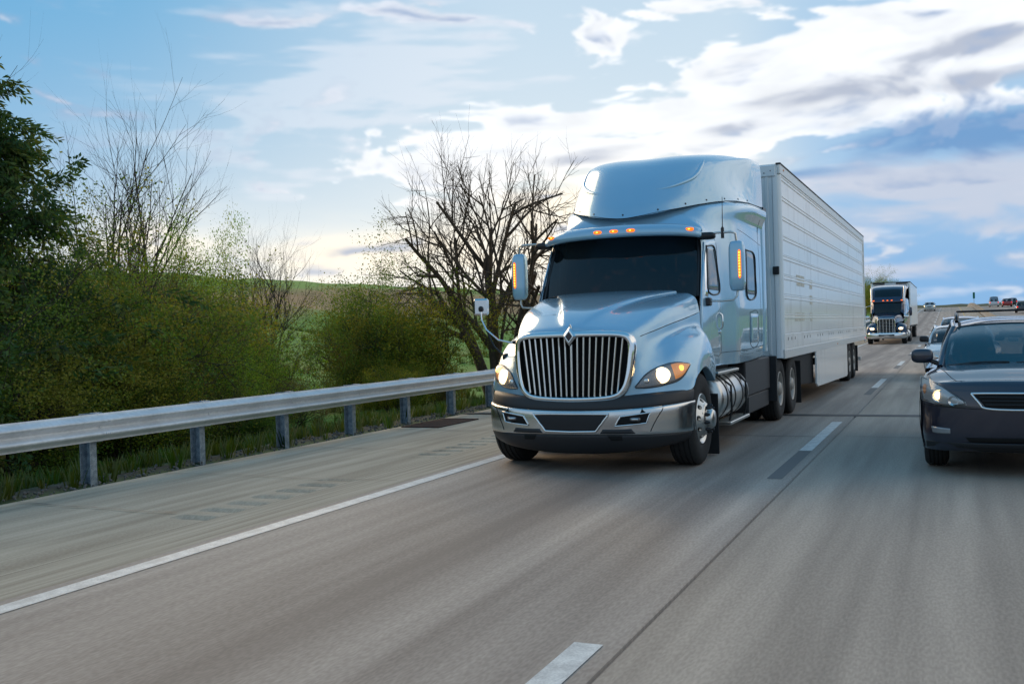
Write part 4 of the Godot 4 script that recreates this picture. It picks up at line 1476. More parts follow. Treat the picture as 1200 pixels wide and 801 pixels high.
	# roof fairing
	var rp := Patch.new(mirror_rows([
		[[0, 2.925, -1.0], [.34, 2.965, -1.08], [.61, 3.03, -1.28], [.82, 3.095, -1.56], [.99, 3.155, -1.92], [1.11, 3.195, -2.28]],
		[[0, 3.14, -1.12], [.35, 3.17, -1.19], [.62, 3.22, -1.38], [.82, 3.28, -1.67], [.985, 3.32, -2.05], [1.15, 3.215, -2.5]],
		[[0, 3.48, -1.42], [.36, 3.50, -1.48], [.64, 3.53, -1.66], [.83, 3.55, -1.93], [.98, 3.54, -2.30], [1.175, 3.235, -2.8]],
		[[0, 3.75, -1.84], [.38, 3.765, -1.90], [.68, 3.765, -2.06], [.88, 3.745, -2.30], [1.02, 3.69, -2.66], [1.185, 3.25, -3.1]],
		[[0, 3.885, -2.5], [.40, 3.90, -2.52], [.74, 3.895, -2.62], [.95, 3.86, -2.80], [1.085, 3.78, -3.06], [1.195, 3.26, -3.4]],
		[[0, 3.955, -3.3], [.42, 3.975, -3.3], [.80, 3.975, -3.35], [1.03, 3.94, -3.45], [1.155, 3.86, -3.55], [1.205, 3.265, -3.7]],
		[[0, 4.0, -4.12], [.44, 4.02, -4.12], [.82, 4.02, -4.12], [1.06, 3.985, -4.12], [1.185, 3.90, -4.12], [1.21, 3.27, -4.12]]]))
	var rin := V(0, 3.2, -3.0)
	m = MB.new()
	m.grid(rp.rows(72, 44), rin)
	var end := PackedVector3Array()
	var rl: PackedVector3Array = rp.rows(72, 1, 0, 1, .999, 1.0)[1]
	for p in rl: end.append(V(p.x * .96, lerpf(3.3, p.y, .96), p.z + .02))
	m.grid([rl, end], V(0, 3.3, -3))
	var RF := part(T, "roof_fairing", m, paint)
	for s in [1.0, -1.0]: # the raised lip that curves down each side of the fairing's face
		m = MB.new()
		var pts := rp.line([V(s * .76, 3.82, -2.3), V(s * .80, 3.66, -2.0), V(s * .73, 3.46, -1.72), V(s * .52, 3.32, -1.42), V(s * .26, 3.28, -1.24)], -.012, rin, 6)
		var rad := []
		for i in pts.size(): rad.append(.006 + .028 * sin(PI * i / (pts.size() - 1.0)))
		m.tube(pts, rad, 10)
		part(RF, "fairing_ridge", m, paint)
	m = MB.new()
	m.tube(rp.line([V(-1.15, 3.215, -2.5), V(-.99, 3.157, -1.92), V(-.61, 3.032, -1.28), V(0, 2.927, -1.0), V(.61, 3.032, -1.28), V(.99, 3.157, -1.92), V(1.15, 3.215, -2.5)], -.003, rin, 8), .006, 6)
	for s in [1.0, -1.0]: m.tube([V(s * 1.11, 3.195, -2.28), V(s * 1.187, 3.245, -3.05), V(s * 1.213, 3.27, -4.1)], .006, 6)
	part(RF, "fairing_seam", m, M.gap_black)
	for q in [V(0, 2.97, -1.03), V(.42, 3.02, -1.15), V(.70, 3.10, -1.42), V(.90, 3.17, -1.75), V(1.05, 3.22, -2.15), V(1.15, 3.26, -2.6), V(1.19, 3.29, -3.1), V(-.42, 3.02, -1.15), V(-.70, 3.10, -1.42), V(-.90, 3.17, -1.75)]:
		m = MB.new()
		var u := rp.find(q)
		m.lathe(rp.at(u.x, u.y), rp.normal(u.x, u.y, rin), [Vector2(.013, -.004), Vector2(.012, .005), Vector2(0, .008)], 8)
		part(RF, "fixing_bolt", m, M.satin_black)
	# sun visor with five marker lamps
	var vp := Patch.new(mirror_rows([
		[[0, 2.665, -.66], [.35, 2.663, -.69], [.70, 2.652, -.77], [.93, 2.632, -.875], [1.01, 2.622, -.93]],
		[[0, 2.690, -.63], [.35, 2.688, -.66], [.70, 2.677, -.74], [.93, 2.655, -.845], [1.015, 2.643, -.91]],
		[[0, 2.750, -.635], [.35, 2.748, -.665], [.70, 2.735, -.745], [.93, 2.708, -.85], [1.015, 2.690, -.92]],
		[[0, 2.800, -.68], [.35, 2.797, -.71], [.70, 2.782, -.79], [.93, 2.748, -.90], [1.005, 2.722, -.97]],
		[[0, 2.825, -.80], [.35, 2.822, -.83], [.70, 2.806, -.90], [.93, 2.765, -1.0], [.99, 2.735, -1.06]],
		[[0, 2.80, -1.0], [.35, 2.80, -1.02], [.70, 2.785, -1.08], [.93, 2.74, -1.16], [.97, 2.71, -1.18]]]))
	m = MB.new()
	m.grid(vp.rows(56, 20), V(0, 2.7, -1.0))
	var lowr := vp.rows(56, 1, 0, 1, 0, .001)
	var in2 := PackedVector3Array()
	for p in lowr[0]: in2.append(p + V(0, .02, -.28))
	m.grid([lowr[0], in2], V(0, 3.0, -.9))
	var VS := part(T, "sun_visor", m, paint)
	for x in [-.90, -.21, 0.0, .21, .90]:
		var u := vp.find(V(x, 2.735, -.64 - .22 * x * x))
		var c := vp.at(u.x, u.y)
		m = MB.new()
		soft_box(m, c, V(.105, .042, .06), 2.6, 20)
		var ml := part(VS, "marker_light", m, M.amber_glow)
		m = MB.new()
		soft_box(m, c + V(0, 0, .010), V(.045, .024, .05), 2.2, 12)
		part(ml, "marker_bulb", m, M.amber_core)
	# bonnet mirror on the kerb side, on a bent arm with a brace
	var hm := Node3D.new()
	hm.name = "hood_mirror"
	T.add_child(hm)
	m = MB.new()
	m.box(V(-1.42, 1.855, .22), V(.185, .20, .07), .02, Basis(Vector3.UP, .35))
	part(hm, "mirror_housing", m, M.reflector)
	m = MB.new()
	m.tube([V(-1.40, 1.80, .27), V(-1.39, 1.70, .28), V(-1.31, 1.58, .33), V(-1.10, 1.455, .45), V(-.93, 1.42, .48), V(-.87, 1.425, .46)], .011, 8)
	part(hm, "mirror_arm", m, M.chrome)
	m = MB.new()
	m.tube([V(-1.31, 1.58, .33), V(-1.17, 1.38, .42), V(-1.0, 1.26, .50)], .010, 8)
	part(hm, "mirror_brace", m, M.satin_black)
	for q in [[V(-.985, 1.255, .50), V(.09, .09, .07)], [V(-.88, 1.425, .46), V(.10, .045, .05)], [V(-1.40, 1.83, .275), V(.06, .07, .05)]]:
		m = MB.new()
		soft_box(m, q[0], q[1], 2.6, 14)
		part(hm, "mirror_joint", m, M.satin_black)
	# chassis
	m = MB.new()
	for x in [-.43, .43]: m.box(V(x, .95, -3.6), V(.09, .28, 8.2), .01)
	m.box(V(0, .78, -3.0), V(.8, .5, 4.0), .03)
	m.box(V(0, .6, .1), V(.8, .6, 1.0), .03)
	for z in [0.0, -5.45, -6.77]: m.tube([V(-1.0, .5, z), V(1.0, .5, z)], .09, 10)
	for z in [-5.45, -6.77]: soft_box(m, V(0, .52, z), V(.45, .45, .5), 3.0, 14)
	m.lathe(V(0, 1.12, -6.1), Vector3.UP, [Vector2(0, 0), Vector2(.5, 0), Vector2(.5, .05), Vector2(0, .05)], 24)
	part(T, "chassis", m, M.chassis_black)
	return T

# ---------------------------------------------------------------- its trailer
func trailer() -> void:
	var w := mat("trailer_white", Color.WHITE, .34, .0)
	w.clearcoat_enabled = true
	w.clearcoat = .5
	w.clearcoat_roughness = .12
	# white sheet metal, streaked with road film and a few dull smears
	var W := 1024
	var H := 256
	var a := noise_img(W, H, .012, 4, 201).get_data()
	var st := noise_img(W, 8, .03, 4, 203)
	st.resize(W, H, Image.INTERPOLATE_CUBIC)
	var b := st.get_data()
	var px := PackedByteArray()
	px.resize(W * H * 3)
	for i in W * H:
		var dirt := clampf((a[i] / 255.0 - .45) * .7 + (b[i] / 255.0 - .70) * 1.2, 0, 1)
		px[i * 3] = int(255 * lerpf(.975, .78, dirt))
		px[i * 3 + 1] = int(255 * lerpf(.97, .765, dirt))
		px[i * 3 + 2] = int(255 * lerpf(.96, .73, dirt))
	w.albedo_texture = ImageTexture.create_from_image(Image.create_from_data(W, H, false, Image.FORMAT_RGB8, px))
	w.uv1_triplanar = true
	w.uv1_scale = V(.25, .35, .07)
	var rail := mat("trailer_rail", lin(.72, .72, .70), .35, .3)
	var fr := mat("trailer_front", lin(.72, .77, .80), .3, .05)
	fr.clearcoat_enabled = true
	var T := base("semi_trailer", V(-3.817, 0, -16.652), "long white ribbed box trailer coupled behind the silver-blue tractor", "trailer")
	var L := 15.98
	var m := MB.new()
	m.box(V(0, 2.60, -L * .5), V(2.50, 2.90, L - .04))
	part(T, "inner_wall", m, w)
	# planks with a raised rib along each lower edge
	var bot := 1.40
	var n := 8
	var ph := .318
	for s in [1.0, -1.0]:
		for k in n:
			var y0 := bot + k * ph
			var prof := [V(1.25, y0, 0), V(1.272, y0, 0), V(1.275, y0 + .225, 0), V(1.287, y0 + .235, 0), V(1.287, y0 + .258, 0), V(1.277, y0 + .268, 0), V(1.277, y0 + .280, 0), V(1.289, y0 + .288, 0), V(1.289, y0 + .306, 0), V(1.27, y0 + .314, 0), V(1.25, y0 + .314, 0)]
			m = MB.new()
			for j in prof.size() - 1:
				var p: Vector3 = prof[j]
				var q: Vector3 = prof[j + 1]
				m.quad_out(p + V(0, 0, -.10), q + V(0, 0, -.10), q + V(0, 0, -L + .06), p + V(0, 0, -L + .06), V(1.2, y0 + .15, -L * .5))
			part(T, "side_plank", m if s > 0 else m.mirrored(), w)
		m = MB.new()
		m.box(V(s * 1.272, 1.26, -L * .5 - .02), V(.045, .25, L - .10), .006)
		part(T, "slot_rail", m, w)
		for k in 40:
			if k % 5 > 2: continue
			m = MB.new()
			soft_box(m, V(s * 1.294, 1.30, -.45 - k * .39), V(.006, .055, .05), 5.0, 8)
			part(T, "rail_slot", m, M.gap_black)
		m = MB.new()
		m.box(V(s * 1.276, 1.06, -L * .5 - .02), V(.05, .15, L - .06), .008)
		part(T, "bottom_rail", m, rail)
		m = MB.new()
		for k in 76:
			m.lathe(V(s * 1.300, 1.10, -.2 - k * .205), V(s, 0, 0), [Vector2(.010, 0), Vector2(.007, .006), Vector2(0, .007)], 6)
			m.lathe(V(s * 1.294, 1.165, -.2 - k * .205), V(s, 0, 0), [Vector2(.010, 0), Vector2(.007, .006), Vector2(0, .007)], 6)
		tag(part(T, "rivet", m, rail), "", "", "", "stuff")
		m = MB.new()
		m.box(V(s * 1.275, 4.02, -L * .5), V(.05, .17, L - .02), .012)
		part(T, "top_rail", m, rail)
		m = MB.new()
		m.box(V(s * 1.27, 4.10, -L * .5), V(.085, .03, L), .008)
		part(T, "roof_edge", m, M.black_plastic)
		# radiused corner post
		m = MB.new()
		var rows := []
		for y in [1.0, 2.5, 4.08]:
			var l := PackedVector3Array()
			for i in 9:
				var an := PI * .5 * i / 8.0
				l.append(V(s * (1.175 + .12 * sin(an)), y, -.12 + .12 * cos(an)))
			l.append(V(s * 1.295, y, -.13))
			rows.append(l)
		m.grid(rows, V(s * 1.0, 2.5, -.5))
		part(T, "corner_post", m, fr)
		m = MB.new()
		m.box(V(s * 1.2, 2.40, .015), V(.10, .13, .05), .01)
		part(T, "marker_lamp", m, M.satin_black)
		m = MB.new()
		m.box(V(s * 1.278, 2.5, -L + .04), V(.05, 3.15, .09), .01)
		part(T, "rear_post", m, rail)
		for z in [-.35, -7.9, -L + .3]:
			m = MB.new()
			soft_box(m, V(s * 1.302, 4.03 if z > -1 else 1.05, z), V(.02, .035, .06), 3.0, 10)
			part(T, "marker_lamp", m, M.amber_plastic if z > -9 else M.tail_glow)
		# side skirt, and the panel that angles in at its front
		m = MB.new()
		m.prism(PackedVector2Array([Vector2(-4.0, .99), Vector2(-10.1, .99), Vector2(-10.1, .24), Vector2(-9.9, .20), Vector2(-4.15, .30), Vector2(-4.0, .36)]), V(s * 1.27, 0, 0), V(0, 0, 1), V(0, 1, 0), -.03 * s)
		var sk := part(T, "side_skirt", m, w)
		m = MB.new()
		for q in [V(s * 1.275, .88, -4.12), V(s * 1.275, .60, -4.12), V(s * 1.275, .84, -8.6)]: m.box(q, V(.02, .09, .14), .006)
		part(sk, "skirt_bracket", m, M.satin_black)
		m = MB.new()
		m.bar(V(s * 1.22, .68, -4.05), V(s * .75, .68, -2.75), .03, .62, .01)
		part(T, "skirt_nose", m, M.black_plastic)
		m = MB.new()
		m.box(V(s * .62, .60, -2.6), V(.16, .9, .16), .02)
		m.box(V(s * .62, .16, -2.6), V(.26, .04, .26), .01)
		part(T, "landing_leg", m, M.chassis_black)
		for z in [-11.36, -12.62]:
			wheel(T, V(s * 1.24, .505, z), s, .505, .27, "truck_rear")
			wheel(T, V(s * .90, .505, z), s, .505, .27, "truck_rear")
		m = MB.new()
		m.box(V(s * .98, .52, -13.4), V(.58, .72, .02), .004)
		part(T, "mud_flap", m, M.chassis_black)
		m = MB.new()
		m.box(V(s * .9, .62, -L + .05), V(.1, .7, .1), .01)
		part(T, "bumper_post", m, M.chassis_black)
	# ghosts of peeled-off decals on the near side
	var res := mat("decal_residue", Color.WHITE, .6)
	world_tex(res, grain_tex(128, 128, Color(.70, .675, .61), Color(.86, .85, .81), .02, .12, 207), V(1.5, 1.5, 1.5))
	for q in [[-2.2, 2.30, .95, .19], [-3.6, 2.28, .35, .17], [-3.6, 1.98, .35, .17], [-3.55, 1.66, .3, .17], [-2.0, 1.66, 1.2, .15]]:
		m = MB.new()
		m.box(V(1.2775, q[1], q[0]), V(.003, q[3], q[2]), .001)
		part(T, "decal_residue", m, res)
	m = MB.new()
	m.box(V(0, 2.55, -.03), V(2.35, 3.08, .05), .01)
	part(T, "front_wall", m, fr)
	for x in [-.8, -.4, 0.0, .4, .8, 1.08]:
		m = MB.new()
		m.box(V(x, 2.55, .0), V(.05, 3.0, .02), .006)
		part(T, "front_stiffener", m, fr)
	m = MB.new()
	m.box(V(0, 3.99, .005), V(2.45, .18, .03), .01)
	part(T, "front_header", m, fr)
	m = MB.new()
	for x in 24: m.lathe(V(-1.15 + x * .1, 3.96 + .03 * (x % 2), .022), V(0, 0, 1), [Vector2(.010, 0), Vector2(.007, .006), Vector2(0, .007)], 6)
	tag(part(T, "rivet", m, M.satin_black), "", "", "", "stuff")
	m = MB.new()
	m.box(V(0, 4.085, -L * .5), V(2.5, .03, L - .04))
	part(T, "roof", m, w)
	m = MB.new()
	m.box(V(0, 1.08, -L * .5), V(2.48, .14, L - .1), .01)
	for x in [-.45, .45]: m.box(V(x, .85, -L + 4.0), V(.1, .3, 6.5), .01)
	for z in [-11.36, -12.62]: m.tube([V(-1.0, .5, z), V(1.0, .5, z)], .07, 10)
	part(T, "floor_frame", m, M.chassis_black)
	m = MB.new()
	m.box(V(0, .42, -L + .05), V(2.3, .11, .1), .01)
	part(T, "rear_guard", m, rail)
	m = MB.new()
	m.quad(V(-1.25, 1.02, -L), V(-1.25, 4.08, -L), V(1.25, 4.08, -L), V(1.25, 1.02, -L))
	part(T, "rear_door", m, w)

# ---------------------------------------------------------------- cars: nose at z = 0, facing +z
func car(c: Dictionary) -> Node3D:
	var T := base(c.name, c.at, c.label, c.category, c.get("group", ""), c.get("turn", 0.0))
	var W: float = c.W * .5
	var L: float = c.L
	var R: float = c.R
	var hood: float = c.hood
	var belt: float = c.belt
	var H: float = c.H
	var zA: float = c.zA
	var zB: float = c.zB
	var zC: float = c.zC
	var zD: float = c.zD
	var ax := [c.axle, c.axle - c.wb]
	var paint: Material = c.paint
	var hi: bool = c.get("fine", false)
	var ground := .26
	var k: float = W / .92
	var top: float = hood - .19 # top of the bumper at the middle
	var m := MB.new()
	# bumper: wraps from wheel arch to wheel arch
	var plan := [[0, 0.0], [.30, -.015], [.55, -.06], [.74, -.16], [.865, -.33], [.905, -.52], [.915, c.axle + R + .07]]
	var ys := [ground - .02, ground + .02, ground + .12, .50, top - .16, top - .06, top]
	var dz := [-.16, -.08, -.02, .0, .01, -.005, -.03]
	var hr := []
	for i in ys.size():
		var r := []
		for q in plan:
			var s: float = q[0] / .915
			r.append([q[0] * k * (1.0 - .02 * float(i < 2)), ys[i] + (.015 if i > 3 else 0.0) * s, q[1] + dz[i] * (1.0 - s * s)])
		hr.append(r)
	var bp := Patch.new(mirror_rows(hr))
	var nar: float = c.get("narrow", .05)
	var bin := V(0, .5, -.9)
	m.grid(bp.rows(48, 18), bin)
	part(T, "bumper", m, paint)
	# bonnet
	var hp := Patch.new(mirror_rows([
		[[0, top, -.03], [.28 * k, top, -.045], [.50 * k, top, -.09], [.70 * k, top + .005, -.18], [.84 * k, top + .01, -.34], [.905 * k, top + .01, -.54]],
		[[0, top + .10, -.10], [.28 * k, top + .10, -.11], [.50 * k, top + .095, -.15], [.70 * k, top + .085, -.24], [.83 * k, top + .07, -.38], [.90 * k, top + .06, -.56]],
		[[0, hood - .075, -.26], [.28 * k, hood - .078, -.27], [.50 * k, hood - .085, -.31], [.69 * k, hood - .095, -.38], [.82 * k, hood - .12, -.48], [.895 * k, hood - .17, -.60]],
		[[0, hood + .005, -.60], [.28 * k, hood, -.60], [.50 * k, hood - .012, -.62], [.69 * k, hood - .025, -.66], [.83 * k, hood - .055, -.72], [.90 * k, hood - .12, -.78]],
		[[0, lerpf(hood, belt, .6) + .02, (zA - .6) * .5], [.28 * k, lerpf(hood, belt, .6) + .015, (zA - .6) * .5], [.50 * k, lerpf(hood, belt, .6), (zA - .6) * .5], [.70 * k, lerpf(hood, belt, .6) - .015, (zA - .6) * .5 - .01], [.845 * k, lerpf(hood, belt, .6) - .05, (zA - .6) * .5 - .02], [.91 * k, lerpf(hood, belt, .5) - .12, (zA - .6) * .5 - .03]],
		[[0, belt + .03, zA + .04], [.28 * k, belt + .025, zA + .03], [.50 * k, belt + .01, zA], [.70 * k, belt - .01, zA - .05], [.85 * k, belt - .05, zA - .06], [.915 * k, belt - .12, zA - .06]]]))
	m = MB.new()
	m.grid(hp.rows(48, 30), V(0, .3, -.8))
	part(T, "bonnet", m, paint)
	if hi:
		for s in [-1.0, 1.0]:
			m = MB.new()
			m.tube(hp.line([V(s * .52, top + .12, -.16), V(s * .62, hood - .05, -.45), V(s * .70, hood + .02, -.8), V(s * .76, belt - .02, zA + .02)], -.001, V(0, .3, -.8), 6), .004, 6)
			part(T, "bonnet_seam", m, M.gap_black)
	# sides with wheel arches
	for s in [1.0, -1.0]:
		var rows := []
		var z0: float = c.axle + R + .075
		var n := 64
		for i in n + 1:
			var z := lerpf(z0, -L + .10, float(i) / n)
			var y0 := ground
			for a in ax:
				var d: float = absf(z - a)
				var ar: float = R + .07
				if d < ar: y0 = maxf(y0, R + sqrt(ar * ar - d * d) - .0)
			var yb: float = belt - .12 if z > zA - .06 else belt - .02
			if z > zA - .06: yb = lerpf(hood - .17, belt - .12, clampf((z + .6) / (zA + .54), 0, 1))
			if z < zD: yb = lerpf(belt - .02, c.get("tail", belt - .1), clampf((zD - z) / .35, 0, 1))
			var line := PackedVector3Array()
			var tail := sm(-L + .75, -L + .08, z)
			for j in 9:
				var t := j / 8.0
				var y := lerpf(y0, yb, t)
				var x := .915 * k + .012 * sin(PI * clampf((y - .3) / .6, 0, 1)) - .05 * pow(clampf((y - .62) / .45, 0, 1), 2.0) - .02 * clampf((.45 - y) / .2, 0, 1) - .16 * tail * tail
				line.append(V(s * x, y, z))
			rows.append(line)
		m = MB.new()
		m.grid(rows, V(0, .6, -L * .5))
		part(T, "body_side", m, paint)
		# arch liners, wheels
		for a in ax:
			m = MB.new()
			var wl := []
			for i in 13:
				var an := PI * i / 12.0
				wl.append(PackedVector3Array([V(s * .90 * k, R + (R + .068) * sin(an), a + (R + .068) * cos(an)), V(s * .55 * k, R + (R + .07) * sin(an), a + (R + .07) * cos(an))]))
			m.grid(wl, V(s * .7, 3, a))
			part(T, "wheel_arch", m, M.gap_black)
			wheel(T, V(s * (W - .035), R, a), s, R, .215, "car")
		# window glass, pillars
		var wb := W - .075 - nar
		var wr := W - .215 - nar
		var q := [V(s * (wb + .0), belt - .03, zA - .10), V(s * (wb + .02), belt - .03, (zA + zD) * .5), V(s * (wb - .01), belt - .03, zD + .02)]
		var u := [V(s * wr, H - .165, zB - .03), V(s * (wr + .015), H - .085, (zB + zC) * .5), V(s * (wr - .02), H - .11, zC)]
		var gp := Patch.new([q, [q[0].lerp(u[0], .5) + V(s * .02, 0, 0), q[1].lerp(u[1], .5) + V(s * .025, 0, 0), q[2].lerp(u[2], .5) + V(s * .02, 0, 0)], u])
		m = MB.new()
		m.grid(gp.rows(20, 8), V(0, 1.0, -L * .5))
		part(T, "side_window", m, c.get("glass", M.side_glass))
		var pil := [[gp.at(0, 0), gp.at(0, .5), gp.at(0, 1)], [gp.at(.47, 0), gp.at(.47, .5), gp.at(.47, 1)], [gp.at(.97, 0), gp.at(.97, .5), gp.at(.97, 1)]]
		for i in 3:
			m = MB.new()
			var ps := Patch.spread(pil[i], 4)
			m.tube(ps, .042 if i != 1 else .028, 8)
			part(T, "pillar", m, paint if i != 1 else M.satin_black)
		m = MB.new()
		m.tube(Patch.spread([gp.at(0, 1), gp.at(.5, 1), gp.at(.97, 1)], 6), .028, 8)
		part(T, "roof_edge", m, paint)
		m = MB.new()
		m.tube(Patch.spread([gp.at(0, 0), gp.at(.5, 0), gp.at(1, 0)], 6), .012, 6)
		part(T, "window_trim", m, M.satin_black)
		m = MB.new() # shoulder that closes the gap between glass and side
		var sh := []
		for i in 13:
			var p := gp.at(i / 12.0, .02)
			sh.append(PackedVector3Array([p, V(s * (W - .035), belt - .035, p.z), V(s * (W - .03), belt - .09, p.z)]))
		m.grid(sh, V(0, .5, -L * .5))
		part(T, "belt_moulding", m, paint)
		# mirror
		var D := Node3D.new()
		D.name = "door_mirror"
		T.add_child(D, true)
		var mc := V(s * (W + .0), belt + .10, zA - .23)
		m = MB.new()
		soft_box(m, mc, V(.23, .16, .12), 3.4, 24)
		part(D, "mirror_housing", m, c.get("mirror", paint))
		m = MB.new()
		m.prism(rounded(.19, .11, .03), mc + V(0, 0, -.055), V(-1, 0, 0), V(0, 1, 0), .008)
		part(D, "mirror_glass", m, M.mirror_glass)
		m = MB.new()
		m.bar(mc + V(-s * .08, -.05, 0), V(s * (W - .12 - nar), belt - .02, zA - .20), .06, .05, .012)
		part(D, "mirror_foot", m, M.satin_black)
		# headlight on the corner between bumper and bonnet
		var Hh := Node3D.new()
		Hh.name = "headlight"
		T.add_child(Hh, true)
		var lp := Patch.new([
			[V(s * .475 * k, top - .125, -.045), V(s * .62 * k, top - .135, -.085), V(s * .76 * k, top - .125, -.185), V(s * .88 * k, top - .10, -.36)],
			[V(s * .485 * k, top - .10, -.05), V(s * .635 * k, top - .06, -.095), V(s * .775 * k, top - .005, -.205), V(s * .893 * k, top + .03, -.40)],
			[V(s * .50 * k, top - .085, -.055), V(s * .645 * k, top + .015, -.12), V(s * .78 * k, top + .10, -.275), V(s * .89 * k, top + .135, -.49)]])
		var lin2 := V(s * .3, .5, -.8)
		var g1 := lp.rows(14, 10)
		var push := func(rows_in: Array, by: float, bulge: float) -> Array:
			var out := []
			for i in rows_in.size():
				var l := PackedVector3Array()
				for j in rows_in[i].size():
					var e := bulge * sin(PI * i / (rows_in.size() - 1.0)) * sin(PI * j / (rows_in[i].size() - 1.0))
					var p: Vector3 = rows_in[i][j]
					l.append(p + (p - lin2).normalized() * (by + e))
				out.append(l)
			return out
		m = MB.new()
		m.grid(push.call(g1, .014, 0.012), lin2)
		part(Hh, "lamp_housing", m, c.get("lamp_inside", M.reflector))
		var lc := lp.at(.56, .42)
		m = MB.new()
		m.lathe(lc + V(0, 0, .0), V(0, 0, 1), [Vector2(.066, -.03), Vector2(.064, .03), Vector2(.05, .02)], 20)
		part(Hh, "lamp_bezel", m, M.reflector)
		m = MB.new()
		soft_box(m, lc + V(0, 0, .012), V(.085, .085, .05), 2.2, 18)
		part(Hh, "lamp_bulb", m, c.get("lamp", M.lamp_bright))
		if hi:
			var l2 := lp.at(.26, .40)
			m = MB.new()
			m.lathe(l2 + V(0, 0, .004), V(0, 0, 1), [Vector2(.05, -.02), Vector2(.048, .028), Vector2(.036, .02), Vector2(.01, -.004), Vector2(0, .0)], 18)
			part(Hh, "high_beam", m, M.reflector)
			m = MB.new()
			m.tube([lp.at(.02, .1), lp.at(.25, .03), lp.at(.55, .02), lp.at(.97, .04), lp.at(.985, .5), lp.at(.97, .96), lp.at(.55, .97), lp.at(.25, .96), lp.at(.02, .8), lp.at(.02, .1)].map(func(p): return p + (p - lin2).normalized() * .022), .006, 6, false)
			part(Hh, "lamp_trim", m, M.satin_black)
			m = MB.new()
			soft_box(m, lp.at(.90, .5) + V(0, 0, .02), V(.05, .10, .06), 3.0, 12)
			part(Hh, "turn_bulb", m, M.amber_plastic)
		m = MB.new()
		m.grid(push.call(g1, .03, .03), lin2)
		part(Hh, "lens", m, M.clear_lens)
		m = MB.new()
		var fq := [V(s * .63 * k, .47, -.10), V(s * .72 * k, .475, -.15), V(s * .80 * k, .48, -.23)]
		var f2 := [V(s * .63 * k, .42, -.10), V(s * .72 * k, .415, -.15), V(s * .78 * k, .42, -.23)]
		bp.sheet(m, fq, f2, .006, bin, 4)
		part(T, "fog_light", m, M.lamp_housing if not hi else mat("fog_lens", lin(.30, .31, .32), .2, .3))
		if hi: # roof rail
			m = MB.new()
			m.tube(Patch.spread([V(s * (wr - .03), H - .085, zB - .16), V(s * (wr - .03), H - .015, zB - .30), V(s * (wr - .025), H + .012, (zB + zC) * .5), V(s * (wr - .03), H + .0, zC + .15), V(s * (wr - .03), H - .05, zC + .02)], 6), .022, 8)
			part(T, "roof_rail", m, M.satin_black)
		m = MB.new()
		soft_box(m, V(s * (W - .20), belt - .20, -L + .10), V(.24, .2, .12), 3.5, 14)
		part(T, "tail_light", m, M.tail_glow if c.get("turn", 0.0) > 1.0 else M.red_plastic)
	# grille
	m = MB.new()
	bp.sheet(m, [V(-.43 * k, top - .015, -.03), V(0, top - .01, 0), V(.43 * k, top - .015, -.03)], [V(-.31 * k, top - .145, -.03), V(0, top - .155, 0), V(.31 * k, top - .145, -.03)], .006, bin, 6)
	var G := part(T, "grille", m, M.gap_black)
	m = MB.new()
	m.tube(bp.line([V(-.44 * k, top - .008, -.03), V(0, top - .002, 0), V(.44 * k, top - .008, -.03), V(.37 * k, top - .10, -.03), V(.30 * k, top - .155, -.03), V(0, top - .168, 0), V(-.30 * k, top - .155, -.03), V(-.37 * k, top - .10, -.03), V(-.44 * k, top - .008, -.03)], .006, bin, 5), .012, 8, false)
	part(G, "grille_frame", m, M.chrome)
	for y in [.05, .085, .12]:
		m = MB.new()
		var hw: float = .40 - y * .75
		m.tube(bp.line([V(-hw * k, top - y, -.03), V(0, top - y, 0), V(hw * k, top - y, -.03)], .008, bin, 5), .007, 6)
		part(G, "grille_slat", m, M.satin_black)
	if hi: # black lower lip, and the crease and shut lines of the bumper
		var lip := []
		for q in [[ground - .025, -.13], [ground + .02, -.02], [ground + .065, .012], [ground + .075, -.01]]:
			var l := PackedVector3Array()
			for i in 33:
				var x := lerpf(-.86, .86, i / 32.0)
				l.append(V(x * k, q[0], -.02 - .42 * pow(absf(x), 3.0) + q[1]))
			lip.append(l)
		m = MB.new()
		m.grid(lip, V(0, .3, -.9))
		part(T, "lower_lip", m, M.black_plastic)
		for sx in [-1.0, 1.0]:
			m = MB.new()
			m.tube(bp.line([V(sx * .90 * k, top - .02, -.50), V(sx * .905 * k, .56, -.52), V(sx * .91 * k, .42, -.54)], .0, bin, 5), .004, 6)
			part(T, "bumper_seam", m, M.gap_black)
			m = MB.new()
			m.tube(bp.line([V(sx * .88 * k, top - .135, -.36), V(sx * .60 * k, top - .15, -.09), V(sx * .34 * k, top - .165, -.03)], .0, bin, 6), .0035, 6)
			part(T, "bumper_seam", m, M.gap_black)
	m = MB.new()
	bp.sheet(m, [V(-.50 * k, .385, -.04), V(0, .385, 0), V(.50 * k, .385, -.04)], [V(-.46 * k, .33, -.04), V(0, .325, 0), V(.46 * k, .33, -.04)], .004, bin, 4)
	part(T, "lower_intake", m, M.gap_black)
	# windscreen, roof, rear window, tail
	var wbs := W - .095 - nar
	var wrs := W - .22 - nar
	var wp := Patch.new(mirror_rows([
		[[0, belt - .01, zA + .11], [wbs * .55, belt - .015, zA + .06], [wbs * .88, belt - .025, zA - .05], [wbs, belt - .03, zA - .11]],
		[[0, lerpf(belt, H, .5), lerpf(zA + .11, zB, .46)], [(wbs + wrs) * .275, lerpf(belt, H, .5), lerpf(zA + .06, zB, .46)], [(wbs + wrs) * .44, lerpf(belt, H, .48), lerpf(zA - .05, zB - .03, .46)], [(wbs + wrs) * .5, lerpf(belt, H, .47), lerpf(zA - .11, zB - .05, .46)]],
		[[0, H - .115, zB], [wrs * .55, H - .125, zB - .01], [wrs * .88, H - .145, zB - .03], [wrs, H - .165, zB - .05]]]))
	m = MB.new()
	m.grid(wp.rows(28, 12), V(0, 1, zB - 1))
